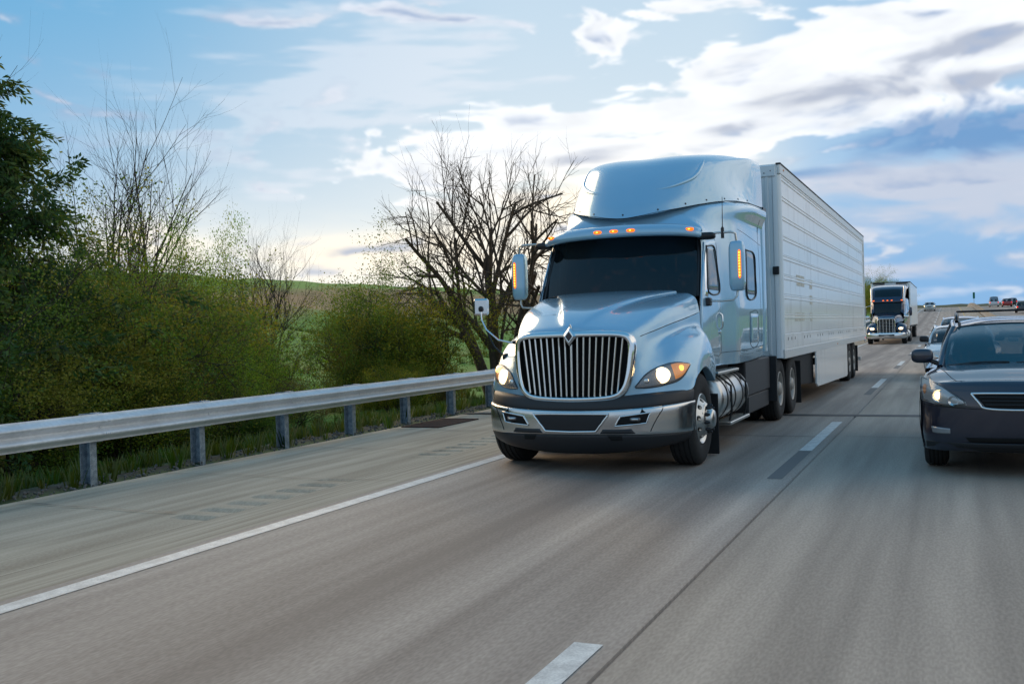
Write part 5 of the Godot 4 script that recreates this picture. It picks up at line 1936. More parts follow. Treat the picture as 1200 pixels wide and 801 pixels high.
	var ws := part(T, "windscreen", m, c.get("glass", M.side_glass))
	m = MB.new()
	m.tube(wp.line([V(-wrs, H - .165, zB - .05), V(0, H - .115, zB), V(wrs, H - .165, zB - .05)], -.004, V(0, 1, zB - 1), 8), .016, 6)
	m.tube(wp.line([V(-wbs, belt - .03, zA - .11), V(0, belt - .01, zA + .11), V(wbs, belt - .03, zA - .11)], .0, V(0, 1, zB - 1), 8), .022, 6)
	part(ws, "windscreen_seal", m, M.satin_black)
	if hi:
		for q in [[V(-.62, belt + .01, zA - .02), V(-.05, belt + .04, zA + .08)], [V(.02, belt + .03, zA + .09), V(.58, belt + .05, zA + .0)]]:
			m = MB.new()
			m.tube(wp.line([q[0], (q[0] + q[1]) * .5, q[1]], .014, V(0, 1, zB - 1), 4), .008, 6)
			part(ws, "wiper", m, M.satin_black)
		m = MB.new()
		m.box(V(0, H - .24, lerpf(zA, zB, .78) - .12), V(.24, .07, .03), .012)
		part(ws, "rear_view_mirror", m, M.satin_black)
		m = MB.new()
		m.box(V(.02, H - .30, lerpf(zA, zB, .66) - .08), V(.10, .035, .01), .004)
		part(ws, "toll_tag", m, mat("toll_tag_white", lin(.6, .65, .68), .5))
	if hi:
		for z in [zB - .75, zC + .55]:
			m = MB.new()
			m.bar(V(-wrs + .02, H + .035, z), V(wrs - .02, H + .035, z), .06, .022, .008)
			part(T, "roof_bar", m, M.satin_black)
	m = MB.new()
	var rrws := []
	for i in 13:
		var t := i / 12.0
		var z := lerpf(zB, zC, t)
		var line := PackedVector3Array()
		for j in 17:
			var x := lerpf(-1, 1, j / 16.0)
			line.append(V(x * (wrs + .01 - .02 * t * t), H - .02 - .065 * pow(absf(x), 2.6) - .09 * pow(1.0 - t, 3.0) - .035 * t * t, z - .05 * x * x * (1 - t)))
		rrws.append(line)
	m.grid(rrws, V(0, .8, (zB + zC) * .5))
	part(T, "roof", m, paint)
	m = MB.new()
	m.grid(Patch.new(mirror_rows([
		[[0, H - .06, zC], [wrs * .6, H - .075, zC], [wrs, H - .11, zC + .02]],
		[[0, lerpf(belt, H, .5), lerpf(zC, zD, .6) - .04], [wrs * .68, lerpf(belt, H, .5), lerpf(zC, zD, .6) - .02], [(wrs + wbs) * .5, lerpf(belt, H, .48), lerpf(zC, zD, .55)]],
		[[0, belt, zD - .06], [wbs * .6, belt, zD - .04], [wbs, belt - .02, zD]]])).rows(16, 8), V(0, 1, zC + 1))
	part(T, "rear_window", m, M.side_glass)
	m = MB.new()
	var ty: float = c.get("tail", belt - .1)
	m.grid(Patch.new(mirror_rows([
		[[0, belt + .01, zD - .05], [W * .6, belt, zD - .03], [W - .06, belt - .03, zD + .02]],
		[[0, ty, -L + .06], [W * .6, ty, -L + .08], [W - .16, ty - .02, -L + .17]],
		[[0, .62, -L], [W * .6, .62, -L + .03], [W - .14, .62, -L + .12]],
		[[0, .28, -L + .05], [W * .6, .28, -L + .07], [W - .16, .28, -L + .14]]])).rows(20, 14), V(0, .6, -L + 1))
	part(T, "tailgate", m, paint)
	m = MB.new()
	m.box(V(0, ground + .01, -L * .5 - .1), V(W * 1.75, .04, L - .9), .01)
	m.box(V(0, .55, zA + .25), V(W * 1.1, .5, .6), .05)
	m.box(V(0, belt - .14, zA - .22), V(W * 1.7, .14, .3), .05)
	part(T, "underbody", m, M.chassis_black)
	for x in [-.38, .38]:
		m = MB.new()
		soft_box(m, V(x * k, belt - .02, zB - .55), V(.48, .70, .18), 3.6, 16)
		soft_box(m, V(x * k, belt + .37, zB - .58), V(.26, .20, .10), 3.0, 14)
		soft_box(m, V(x * k, belt - .38, zB - .30), V(.50, .16, .52), 3.6, 14)
		part(T, "seat", m, M.seat_cloth)
	m = MB.new()
	var ring := []
	for i in 21: ring.append(V(.38 * k + .185 * cos(TAU * i / 20), belt + .03 + .165 * sin(TAU * i / 20), zA - .38 + .08 * -sin(TAU * i / 20)))
	m.tube(ring, .015, 6, false)
	part(T, "steering_wheel", m, M.satin_black)
	return T

func gloss(key: String, c: Color, metal := .3) -> StandardMaterial3D:
	var m := mat(key, c, .28, metal)
	m.clearcoat_enabled = true
	m.clearcoat = 1.0
	m.clearcoat_roughness = .03
	return m

func on_road(x: float, d: float) -> Vector3: return V(x + ox(d), gy(d), -d)

func cars() -> void:
	var teal := mat("teal_glass", lin(.022, .095, .13, .70), .02)
	teal.transparency = BaseMaterial3D.TRANSPARENCY_ALPHA
	car({"name": "suv", "at": V(.555, 0, -10.86), "turn": -.004, "label": "dark navy sport utility car with roof rails and lit headlights beside the dashed line", "category": "car", "L": 4.72, "W": 1.84, "H": 1.60, "R": .355, "hood": 1.02, "belt": 1.045, "zA": -1.27, "zB": -2.02, "zC": -4.05, "zD": -4.50, "axle": -.93, "wb": 2.71, "tail": .98, "paint": gloss("navy_paint", lin(.017, .019, .036), .1), "fine": true, "lamp_inside": M.lamp_bowl, "narrow": .115, "glass": teal, "lamp": M.lamp_glow})
	car({"name": "sedan", "at": on_road(.19, 27.5), "label": "white sedan with a dark door mirror following close behind the navy car", "category": "car", "L": 4.75, "W": 1.80, "H": 1.44, "R": .32, "hood": .86, "belt": .93, "zA": -1.25, "zB": -2.05, "zC": -3.35, "zD": -4.05, "axle": -.90, "wb": 2.72, "tail": .95, "paint": gloss("white_paint", lin(.72, .73, .74), .1), "mirror": M.satin_black})
	car({"name": "crossover", "at": on_road(.33, 43.5), "label": "silver crossover car, only its roof and windscreen showing behind the white sedan", "category": "car", "L": 4.5, "W": 1.82, "H": 1.66, "R": .34, "hood": 1.0, "belt": 1.06, "zA": -1.15, "zB": -1.85, "zC": -3.9, "zD": -4.3, "axle": -.88, "wb": 2.65, "tail": 1.0, "paint": gloss("silver_paint", lin(.48, .50, .53), .6)})
	car({"name": "pickup", "at": on_road(-3.45, 205.0), "label": "small far-off white vehicle with both headlights lit, coming down from the crest", "category": "car", "L": 5.2, "W": 1.98, "H": 1.78, "R": .40, "hood": 1.12, "belt": 1.18, "zA": -1.5, "zB": -2.1, "zC": -3.4, "zD": -3.7, "axle": -.95, "wb": 3.2, "tail": 1.1, "paint": gloss("pale_paint", lin(.55, .54, .50), .1), "lamp": glow("far_lamp", Color(1, .88, .6), 9.0)})
	# the other carriageway: seen from behind
	var far := {"L": 4.7, "W": 1.86, "H": 1.66, "R": .34, "hood": 1.0, "belt": 1.05, "zA": -1.2, "zB": -1.95, "zC": -3.95, "zD": -4.4, "axle": -.9, "wb": 2.7, "tail": 1.0, "turn": PI}
	var rows := [
		["suv", 9.9, 172.0, "dark car with red tail lights driving away on the far carriageway", "charcoal_paint", lin(.03, .03, .035), 1.0],
		["van", 8.3, 232.0, "white van on the far carriageway by the median barrier", "van_white", lin(.65, .65, .64), 1.25],
		["hatchback", 10.4, 226.0, "dull red car beside the white van on the far carriageway", "red_paint", lin(.30, .02, .02), 1.0],
		["estate_car", 12.3, 244.0, "black car right of the red one on the far carriageway", "black_paint", lin(.015, .015, .018), 1.0]]
	for r in rows:
		var d := far.duplicate()
		d.merge({"name": r[0] if r[0] != "suv" else "tail_lit_car", "at": on_road(r[1], r[2]), "label": r[3], "category": "van" if r[0] == "van" else "car", "group": "cars driving away on the far carriageway", "paint": gloss(r[4], r[5], .2)}, true)
		d.H *= r[6]
		car(d)

# ---------------------------------------------------------------- second truck, further back
func far_truck() -> void:
	var at := on_road(-3.78, 70.0)
	var T := base("semi_truck", at, "dark blue semi truck with chrome grille, further back behind the white trailer", "truck")
	var blue := gloss("dark_blue_paint", lin(.022, .030, .062), .4)
	var m := MB.new()
	var hp := Patch.new(mirror_rows([
		[[0, 1.66, .95], [.25, 1.66, .95], [.45, 1.63, .93], [.52, 1.55, .91], [.54, 1.30, .90]],
		[[0, 1.80, .70], [.27, 1.79, .70], [.50, 1.75, .69], [.60, 1.66, .67], [.63, 1.35, .66]],
		[[0, 1.92, .1], [.32, 1.91, .1], [.60, 1.86, .1], [.72, 1.75, .1], [.78, 1.40, .1]],
		[[0, 2.02, -.65], [.40, 2.01, -.65], [.75, 1.94, -.63], [.90, 1.82, -.6], [.98, 1.45, -.6]]]))
	m.grid(hp.rows(32, 16), V(0, 1.2, 0))
	part(T, "hood", m, blue)
	var wpz := [V(-.92, 1.95, -.70), V(0, 1.98, -.58), V(.92, 1.95, -.70)]
	var wp := Patch.new([wpz, [V(-.90, 2.25, -.80), V(0, 2.28, -.70), V(.90, 2.25, -.80)], [V(-.86, 2.60, -.95), V(0, 2.64, -.86), V(.86, 2.60, -.95)]])
	m = MB.new()
	m.grid(wp.rows(16, 8), V(0, 2, -2))
	part(T, "windscreen", m, M.dark_glass)
	m = MB.new()
	var rows := []
	for z in [[-.62, 1.0, 2.05], [-.95, 1.05, 2.70], [-1.6, 1.1, 2.95], [-2.3, 1.18, 3.0], [-4.3, 1.2, 3.0]]:
		rows.append(PackedVector3Array([V(z[1], .9, z[0]), V(z[1] + .02, 1.5, z[0]), V(z[1], 2.0, z[0]), V(z[1] - .04, z[2] - .12, z[0]), V(z[1] - .2, z[2], z[0])]))
	m.grid(rows, V(0, 1.8, -2.5))
	m.add(m.mirrored(), Transform3D.IDENTITY)
	m.box(V(0, 2.72, -1.35), V(1.8, .12, 1.0), .04)
	part(T, "cab", m, blue)
	m = MB.new()
	var fp := Patch.new(mirror_rows([
		[[0, 2.72, -.88], [.5, 2.72, -.92], [.88, 2.71, -1.02], [1.0, 2.70, -1.25]],
		[[0, 2.95, -1.0], [.5, 2.95, -1.04], [.92, 2.93, -1.15], [1.06, 2.92, -1.5]],
		[[0, 3.55, -1.5], [.5, 3.54, -1.54], [.92, 3.5, -1.65], [1.12, 3.45, -2.0]],
		[[0, 3.80, -2.3], [.5, 3.79, -2.3], [.95, 3.74, -2.35], [1.18, 3.6, -2.6]],
		[[0, 3.95, -4.3], [.5, 3.95, -4.3], [1.0, 3.92, -4.3], [1.2, 3.8, -4.3]]]))
	m.grid(fp.rows(28, 18), V(0, 2.8, -3))
	var rf := part(T, "roof_fairing", m, blue)
	m = MB.new()
	fp.sheet(m, [V(-.80, 3.50, -1.62), V(0, 3.54, -1.5), V(.80, 3.50, -1.62)], [V(-.80, 3.02, -1.2), V(0, 3.04, -1.06), V(.80, 3.02, -1.2)], .006, V(0, 2.8, -3), 6)
	part(rf, "sleeper_window", m, M.dark_glass)
	for s in [-1.0, 1.0]:
		m = MB.new()
		m.tube([V(s * .97, 2.72, -1.0), V(s * .99, 3.1, -1.2), V(s * 1.02, 3.5, -1.6), V(s * 1.0, 3.72, -2.0)], .06, 8)
		part(rf, "fairing_edge", m, M.reflector)
	m = MB.new()
	for y in [1.0, 2.3]: m.quad(V(-1.19, .9, -4.32), V(-1.19, 3.85, -4.32), V(1.19, 3.85, -4.32), V(1.19, .9, -4.32))
	part(T, "rear_wall", m, blue)
	for x in [-.86, -.26, 0.0, .26, .86]:
		m = MB.new()
		soft_box(m, V(x, 2.80, -.92 - .12 * x * x), V(.12, .07, .08), 2.6, 12)
		part(T, "marker_light", m, M.amber_glow)
	# grille and bumper
	m = MB.new()
	m.box(V(0, 1.15, .90), V(.98, .86, .06), .02)
	var G := part(T, "grille", m, M.gap_black)
	m = MB.new()
	m.tube([V(-.51, .70, .95), V(-.52, 1.50, .95), V(-.44, 1.62, .95), V(.44, 1.62, .95), V(.52, 1.50, .95), V(.51, .70, .95), V(-.51, .70, .95)], .035, 8, false)
	part(G, "grille_frame", m, M.chrome)
	for k in range(-2, 3):
		m = MB.new()
		m.box(V(k * .195, 1.15, .945), V(.035, .86, .03), .008)
		part(G, "grille_post", m, M.bar_metal)
	for k in 9:
		m = MB.new()
		m.box(V(0, .78 + k * .095, .935), V(.95, .02, .02), .006)
		part(G, "grille_slat", m, M.dull_wheel)
	m = MB.new()
	m.grid(Patch.new(mirror_rows([
		[[0, .35, .98], [.6, .35, .95], [1.0, .36, .80], [1.2, .38, .45]],
		[[0, .48, 1.02], [.6, .48, .99], [1.02, .49, .83], [1.22, .5, .45]],
		[[0, .70, 1.0], [.6, .70, .97], [1.02, .71, .82], [1.22, .72, .45]],
		[[0, .72, .9], [.6, .72, .88], [.95, .73, .75], [1.1, .74, .45]]])).rows(24, 8), V(0, .5, 0))
	var B := part(T, "bumper", m, M.chrome)
	m = MB.new()
	m.box(V(0, .56, 1.0), V(.95, .10, .04), .01)
	part(B, "bumper_slot", m, M.gap_black)
	for s in [-1.0, 1.0]:
		m = MB.new()
		rows = []
		for i in 9:
			var a := PI * i / 8.0
			rows.append(PackedVector3Array([V(s * .58, .9 + .55 * sin(a), .05 + .66 * cos(a)), V(s * .80, .78 + .60 * sin(a), .05 + .72 * cos(a)), V(s * 1.08, .70 + .56 * sin(a), .05 + .70 * cos(a)), V(s * 1.20, .62 + .54 * sin(a), .05 + .66 * cos(a))]))
		m.grid(rows, V(s * .9, .5, 0))
		part(T, "fender", m, blue)
		m = MB.new()
		soft_box(m, V(s * .86, .98, .78), V(.34, .22, .16), 4.0, 16)
		var hl := part(T, "headlight", m, M.reflector)
		m = MB.new()
		soft_box(m, V(s * .86, .98, .84), V(.24, .13, .08), 3.0, 14)
		part(hl, "lamp_bulb", m, M.lamp_glow)
		m = MB.new()
		soft_box(m, V(s * 1.40, 2.05, -.85), V(.18, .55, .12), 5.0, 14)
		var mi := part(T, "door_mirror", m, blue)
		m = MB.new()
		m.tube([V(s * 1.0, 2.5, -.9), V(s * 1.38, 2.4, -.85), V(s * 1.38, 1.75, -.85), V(s * 1.05, 1.7, -.85)], .02, 6)
		part(mi, "mirror_arm", m, M.chrome)
		m = MB.new()
		soft_box(m, V(s * 1.18, 1.72, .2), V(.30, .22, .10), 3.0, 14)
		m.tube([V(s * 1.1, 1.65, .2), V(s * .9, 1.4, .3)], .015, 6)
		part(T, "hood_mirror", m, M.reflector)
		m = MB.new()
		m.lathe(V(s * 1.02, .62, -1.0), V(0, 0, -1), [Vector2(0, 0), Vector2(.26, .02), Vector2(.28, .06), Vector2(.28, 1.7), Vector2(0, 1.75)], 20)
		part(T, "fuel_tank", m, M.brushed_metal)
		wheel(T, V(s * 1.18, .515, 0.05), s, .515, .29, "truck_front")
		for z in [-5.3, -6.6]: wheel(T, V(s * 1.2, .505, z), s, .505, .27, "truck_rear")
	m = MB.new()
	for x in [-.43, .43]: m.box(V(x, .95, -3.4), V(.09, .28, 7.6), .01)
	m.box(V(0, .8, -1.5), V(1.6, .5, 3.6), .03)
	m.tube([V(-1.0, .5, .05), V(1.0, .5, .05)], .08, 8)
	for z in [-5.3, -6.6]: m.tube([V(-1.0, .5, z), V(1.0, .5, z)], .08, 8)
	part(T, "chassis", m, M.chassis_black)
	# its trailer
	var tr := base("semi_trailer", on_road(-3.78, 75.0), "plain white box trailer behind the dark blue truck", "trailer")
	tr.rotation.y = .0055
	m = MB.new()
	m.box(V(0, 2.58, -8.0), V(2.56, 3.0, 15.9), .05)
	part(tr, "box", m, M.trailer_white)
	m = MB.new()
	m.box(V(0, 1.05, -8.0), V(2.5, .12, 15.8), .01)
	m.tube([V(-1.0, .5, -11.6), V(1.0, .5, -11.6)], .07, 8)
	m.tube([V(-1.0, .5, -12.9), V(1.0, .5, -12.9)], .07, 8)
	m.box(V(0, .8, -12.2), V(1.0, .4, 3.0), .02)
	part(tr, "floor_frame", m, M.chassis_black)
	for x in [-.75, .75]:
		m = MB.new()
		m.box(V(x, 4.03, -.02), V(.75, .10, .06), .01)
		part(tr, "front_header", m, M.satin_black)
	m = MB.new()
	m.box(V(0, 4.09, -8.0), V(2.58, .03, 15.95), .008)
	part(tr, "roof_edge", m, M.satin_black)
	for s in [-1.0, 1.0]:
		for z in [-11.6, -12.9]: wheel(tr, V(s * 1.24, .505, z), s, .505, .27, "truck_rear")
		m = MB.new()
		m.box(V(s * .7, .55, -2.6), V(.14, .95, .14), .02)
		part(tr, "landing_leg", m, M.chassis_black)

# ---------------------------------------------------------------- plants
class Grown:
	var wood := MB.new()
	var tips := PackedVector3Array()
	var dirs := PackedVector3Array()

func branch(g: Grown, r: RandomNumberGenerator, p: Vector3, d: Vector3, len: float, rad: float, level: int, o: Dictionary) -> void:
	var n := 5 if level == 0 else 4 if level < 3 else 3
	var pts := [p]
	var rr := [rad]
	var q := p
	var dd := d
	var thin: float = o.get("taper", .45)
	for i in n:
		dd = (dd + V(r.randf_range(-1, 1), r.randf_range(-1, 1), r.randf_range(-1, 1)) * o.wiggle + Vector3.UP * o.lift * (.3 + .7 * float(level > 0)) + o.get("lean", Vector3.ZERO)).normalized()
		q += dd * len / n
		pts.append(q)
		rr.append(lerpf(rad, rad * thin, (i + 1.0) / n))
	g.wood.tube(pts, rr, 7 if level == 0 else 5 if level < 2 else 4 if level < 3 else 3, level == 0)
	if level >= o.levels:
		g.tips.append(q); g.dirs.append(dd)
		if o.get("more_tips", true): g.tips.append(pts[n - 1]); g.dirs.append(dd)
		return
	var kids: int = o.kids[mini(level, o.kids.size() - 1)]
	for k in kids:
		var t := lerpf(o.get("start", .35), 1.0, (k + r.randf() * .6) / kids)
		var f := t * n
		var i := mini(int(f), n - 1)
		var at: Vector3 = pts[i].lerp(pts[i + 1], f - i)
		var rad2: float = lerpf(rr[i], rr[i + 1], f - i) * r.randf_range(.60, .80)
		var side := dd.cross(V(r.randf_range(-1, 1), r.randf_range(-1, 1), r.randf_range(-1, 1))).normalized()
		var nd: Vector3 = (dd * o.get("forward", .8) + side * r.randf_range(.55, 1.0)).normalized()
		branch(g, r, at, nd, len * r.randf_range(o.get("short", .55), .82), rad2, level + 1, o)

func leaves(g: Grown, r: RandomNumberGenerator, per: int, spread: float, size: float, cols: Array) -> MB:
	var m := MB.new()
	m.colored = true
	for i in g.tips.size():
		var pick := clampf((n_soft.get_noise_3dv(g.tips[i] * .5) * 1.3 + .5) * cols.size() + r.randf_range(-.25, .25), 0, cols.size() - .01)
		var c0: Color = cols[int(pick)]
		for k in per:
			var p := g.tips[i] + V(r.randfn(0, 1), r.randfn(0, .8), r.randfn(0, 1)) * spread
			var a := V(r.randf_range(-1, 1), r.randf_range(-1, .6), r.randf_range(-1, 1)).normalized()
			var b := a.cross(V(r.randf_range(-1, 1), r.randf_range(-1, 1), r.randf_range(-1, 1))).normalized()
			var nn := a.cross(b)
			var up := nn.y >= 0
			if not up: nn = -nn
			var s := size * r.randf_range(.5, 1.45)
			m.color = c0 * r.randf_range(.86, 1.14)
			var k0 := m.v.size()
			m.vert(p, nn); m.vert(p + (a * .5 + b * .38) * s, nn); m.vert(p + a * s, nn); m.vert(p + (a * .5 - b * .38) * s, nn)
			m.ix.append_array([k0, k0 + 1, k0 + 2, k0, k0 + 2, k0 + 3] if up else [k0, k0 + 2, k0 + 1, k0, k0 + 3, k0 + 2])
	return m

func needles(g: Grown, r: RandomNumberGenerator, size: float, cols: Array) -> MB: # drooping sprays
	var m := MB.new()
	m.colored = true
	for i in g.tips.size():
		var c0: Color = cols[r.randi() % cols.size()]
		var d := (g.dirs[i] + V(0, -.35, 0)).normalized()
		for k in 26:
			var side := d.cross(V(r.randf_range(-1, 1), r.randf_range(-1, 1), r.randf_range(-1, 1))).normalized()
			var p := g.tips[i] - d * r.randf() * .55 + side * r.randf() * .06
			var e := (d * .7 + side * .8 + V(0, -.25, 0)).normalized() * size * r.randf_range(.7, 1.3)
			var b := e.cross(V(r.randf_range(-1, 1), r.randf_range(-1, 1), r.randf_range(-1, 1))).normalized() * size * .17
			m.color = c0 * r.randf_range(.7, 1.3)
			var nn := e.cross(b).normalized()
			var k0 := m.v.size()
			m.vert(p, nn); m.vert(p + e * .5 + b, nn); m.vert(p + e, nn); m.vert(p + e * .5 - b, nn)
			m.ix.append_array([k0, k0 + 1, k0 + 2, k0, k0 + 2, k0 + 3])
	return m

func plant(called: String, x: float, z: float, turn: float, sc: Vector3, wood: Mesh, crown: Mesh, bark: Material, leaf: Material, label: String, category: String, group := "") -> Node3D:
	var o := base(called, V(x, land(x, z) - .04, z), label, category, group, turn)
	o.scale = sc
	part(o, "trunk", wood, bark)
	if crown: part(o, "crown", crown, leaf)
	return o

func leaf_mat(key: String, tint: Color) -> StandardMaterial3D:
	var m := mat(key, tint, .65)
	m.vertex_color_use_as_albedo = true
	m.backlight_enabled = true
	m.backlight = Color(.95, .95, .6)
	m.metallic_specular = .3
	return m

func plants() -> void:
	var r := RandomNumberGenerator.new()
	var bark := mat("bark", Color.WHITE, .9)
	world_tex(bark, grain_tex(256, 256, Color(.17, .145, .12), Color(.36, .32, .275), .03, .15, 131), V(2.5, .8, 2.5))
	var pale := mat("weathered_bark", Color.WHITE, .9)
	world_tex(pale, grain_tex(256, 256, Color(.23, .185, .145), Color(.43, .36, .29), .03, .15, 137), V(2.5, .8, 2.5))
	var green := leaf_mat("green_leaves", lin(1, 1, 1))
	var olive := leaf_mat("olive_leaves", lin(1.0, .97, .8))
	# bare multi-stemmed tree beside the truck
	r.seed = 41
	var g := Grown.new()
	var o := {"levels": 5, "kids": [5, 4, 3, 3, 3], "wiggle": .13, "lift": .035, "start": .3, "forward": .95, "short": .52, "taper": .5}
	for q in [[V(-.3, 0, 0), V(-.42, 1, .1), 3.0, .19], [V(.05, 0, .1), V(-.08, 1, -.1), 3.4, .21], [V(.3, 0, 0), V(.34, 1, .1), 3.2, .19], [V(.45, 0, -.15), V(.80, .72, .0), 3.0, .13], [V(-.1, 0, -.2), V(.12, 1, .3), 2.8, .12], [V(.6, -.1, .1), V(1.0, .38, .2), 2.4, .09]]:
		branch(g, r, q[0], q[1].normalized(), q[2], q[3], 0, o)
	var bw := g.wood.mesh()
	plant("bare_tree", -12.75, -28.2, .0, V(.96, 1.3, .96), bw, null, pale, null, "large bare spreading tree with many stems standing beside the silver-blue truck", "tree")
	# slender bare tree rising over the thicket
	r.seed = 12
	g = Grown.new()
	o = {"levels": 4, "kids": [7, 4, 3, 3], "wiggle": .10, "lift": .10, "start": .25, "forward": 1.15, "short": .42, "taper": .4}
	for q in [[V(0, 0, 0), V(-.10, 1, 0), 5.2, .11], [V(.15, 0, 0), V(.22, 1, .1), 5.0, .10], [V(-.1, 0, .1), V(-.30, 1, -.1), 4.6, .08], [V(.2, 0, -.1), V(.02, 1, -.2), 5.0, .09]]:
		branch(g, r, q[0], q[1].normalized(), q[2], q[3], 0, o)
	var sw := g.wood.mesh()
	plant("bare_tree", -20.6, -20.8, .4, V(.76, .9, .76), sw, null, bark, null, "slender leafless tree with fine upright twigs rising over the dark thicket", "tree")
	plant("bare_tree", -23.6, -31.5, 4.0, V(.52, .60, .52), sw, null, bark, null, "small thin bare tree in the gap between the thicket and the dark green bush", "tree")
	plant("bare_tree", -16.5, -10.6, 1.4, V(.6, .92, .6), sw, null, bark, null, "bare tree at the picture's left edge, its twigs showing above the evergreen", "tree")
	# evergreen at the left edge
	r.seed = 3
	g = Grown.new()
	var trunk_pts := []
	for i in 8: trunk_pts.append(V(.05 * sin(i), i * 1.05, .04 * cos(i * 2.0)))
	g.wood.tube(trunk_pts, [.20, .18, .16, .14, .11, .08, .05, .02], 8)
	var ob := {"levels": 2, "kids": [7, 4], "wiggle": .07, "lift": -.06, "start": .15, "forward": 1.0, "short": .4}
	for i in 62:
		var t := i / 62.0
		var a := i * 2.4
		branch(g, r, V(0, .4 + t * 6.7, 0), V(cos(a), .12 - .2 * t * 0.0, sin(a)).normalized(), lerpf(2.7, .45, t), lerpf(.035, .012, t), 0, ob)
	var ew := g.wood.mesh()
	var ec := needles(g, r, .13, [Color(.060, .124, .048), Color(.090, .160, .056), Color(.048, .100, .044), Color(.140, .180, .060)]).mesh()
	plant("evergreen_tree", -15.9, -12.0, .3, V(1.08, 1.0, 1.08), ew, ec, bark, green, "dark drooping evergreen tree at the picture's left edge behind the guardrail", "tree")
	plant("evergreen_tree", -14.2, -8.9, 1.9, V(.85, .78, .85), ew, ec, bark, green, "lower dark evergreen nearest to the camera, at the very left behind the guardrail", "tree")
	# shrubs: three kinds made once
	var kinds := []
	var looks := [
		[21, [Color(.138, .229, .040), Color(.190, .277, .049), Color(.108, .175, .040), Color(.290, .277, .053)]],
		[22, [Color(.229, .271, .041), Color(.316, .319, .047), Color(.157, .223, .038), Color(.386, .319, .054)]],
		[23, [Color(.144, .131, .049), Color(.195, .153, .055), Color(.144, .169, .042), Color(.220, .162, .065)]],
		[24, [Color(.274, .463, .048), Color(.377, .544, .055), Color(.240, .380, .053), Color(.446, .490, .053)]]]
	for lk in looks:
		r.seed = lk[0]
		g = Grown.new()
		o = {"levels": 3, "kids": [6, 5, 4], "wiggle": .2, "lift": .05, "start": .2, "forward": .8, "short": .5}
		for k in 8:
			var a := k * 2.4 + r.randf()
			branch(g, r, V(cos(a) * .25, 0, sin(a) * .25), V(cos(a) * r.randf_range(.2, .75), 1, sin(a) * r.randf_range(.2, .75)).normalized(), r.randf_range(.8, 2.5), .035, 0, o)
		kinds.append([g.wood.mesh(), leaves(g, r, [26, 22, 12, 22][lk[0] - 21], [.125, .14, .12, .135][lk[0] - 21], [.040, .046, .036, .044][lk[0] - 21], lk[1]).mesh()])
	# [kind, x, z, scale, height]: the thicket
	var dark_lab := "dense dark green shrub in the thicket behind the guardrail"
	var brown_lab := "brownish half-bare shrub in the thicket behind the guardrail"
	for q in [[0, -12.8, -10.4, .95, .85], [0, -13.8, -12.6, 1.1, 1.08], [0, -15.4, -15.2, 1.25, 1.15], [1, -12.9, -13.2, .75, .6], [0, -17.8, -18.0, 1.3, 1.2], [1, -14.6, -15.8, .9, .85], [2, -13.4, -14.6, .7, .55], [2, -15.6, -17.4, .95, .9], [1, -18.4, -19.6, 1.2, 1.12], [2, -17.2, -19.2, 1.0, 1.05], [1, -15.0, -16.8, .8, .75], [2, -18.6, -20.9, 1.0, 1.0], [3, -13.6, -16.6, .6, .5], [0, -12.6, -15.8, .5, .36], [2, -13.2, -18.2, .5, .36], [0, -20.6, -17.6, 1.5, 1.4], [0, -12.5, -8.0, .8, .75], [0, -14.2, -7.2, 1.1, 1.05], [2, -19.6, -19.4, 1.2, 1.35], [2, -18.2, -22.6, .9, .85], [3, -16.2, -20.2, .7, .6], [2, -16.4, -21.6, .7, .62]]:
		var nm: String = ["dark_shrub", "olive_shrub", "brown_shrub", "bright_shrub"][q[0]]
		var lab: String = dark_lab if q[0] == 0 else brown_lab if q[0] == 2 else ("low bright green shrub at the foot of the thicket, behind the guardrail" if q[1] > -15.0 else "bright green shrub in the thicket's right end, below the sapling") if q[0] == 3 else {-12.9: "small olive shrub at the guardrail in front of the evergreen trees", -14.6: "olive shrub in the middle of the thicket's near side", -18.4: "tall olive shrub at the back of the thicket's right end", -15.0: "olive shrub low near the thicket's right end"}[q[1]]
		plant(nm, q[1], q[2], r.randf() * TAU, V(q[3], q[4], q[3]), kinds[q[0]][0], kinds[q[0]][1], bark, green, lab, "shrub", "shrubs in the thicket behind the guardrail")
	plant("sapling", -18.3, -21.4, .5, V(.6, 1.42, .6), kinds[3][0], kinds[3][1], bark, green, "bright green sapling poking out of the right end of the thicket", "tree")
	plant("bright_shrub", -17.4, -22.0, 1.5, V(.75, .6, .75), kinds[3][0], kinds[3][1], bark, green, "bright green low shrub where the thicket ends", "shrub")
	plant("dark_shrub", -15.7, -25.6, .2, V(1.05, 1.28, 1.0), kinds[0][0], kinds[0][1], bark, green, "tall dark green bush left of the big bare tree", "shrub")
	plant("dark_shrub", -15.0, -24.6, 2.2, V(.8, .8, .8), kinds[0][0], kinds[0][1], bark, green, "shorter dark green bush in front of the tall one, near the big bare tree", "shrub")
	plant("yellow_shrub", -13.75, -24.9, 1.2, V(.95, 1.0, .9), kinds[1][0], kinds[1][1], bark, olive, "yellowing leafy bush at the foot of the big bare tree", "shrub")
	plant("yellow_shrub", -13.2, -22.6, 3.2, V(.55, .42, .55), kinds[1][0], kinds[1][1], bark, olive, "small yellowish bush just behind the guardrail left of the truck", "shrub")
	plant("brown_shrub", -12.9, -24.6, 4.2, V(.4, .3, .4), kinds[2][0], kinds[2][1], bark, olive, "small brown withered bush beside the truck's front corner", "shrub")
	# trees far along the left of the road
	var n := 0
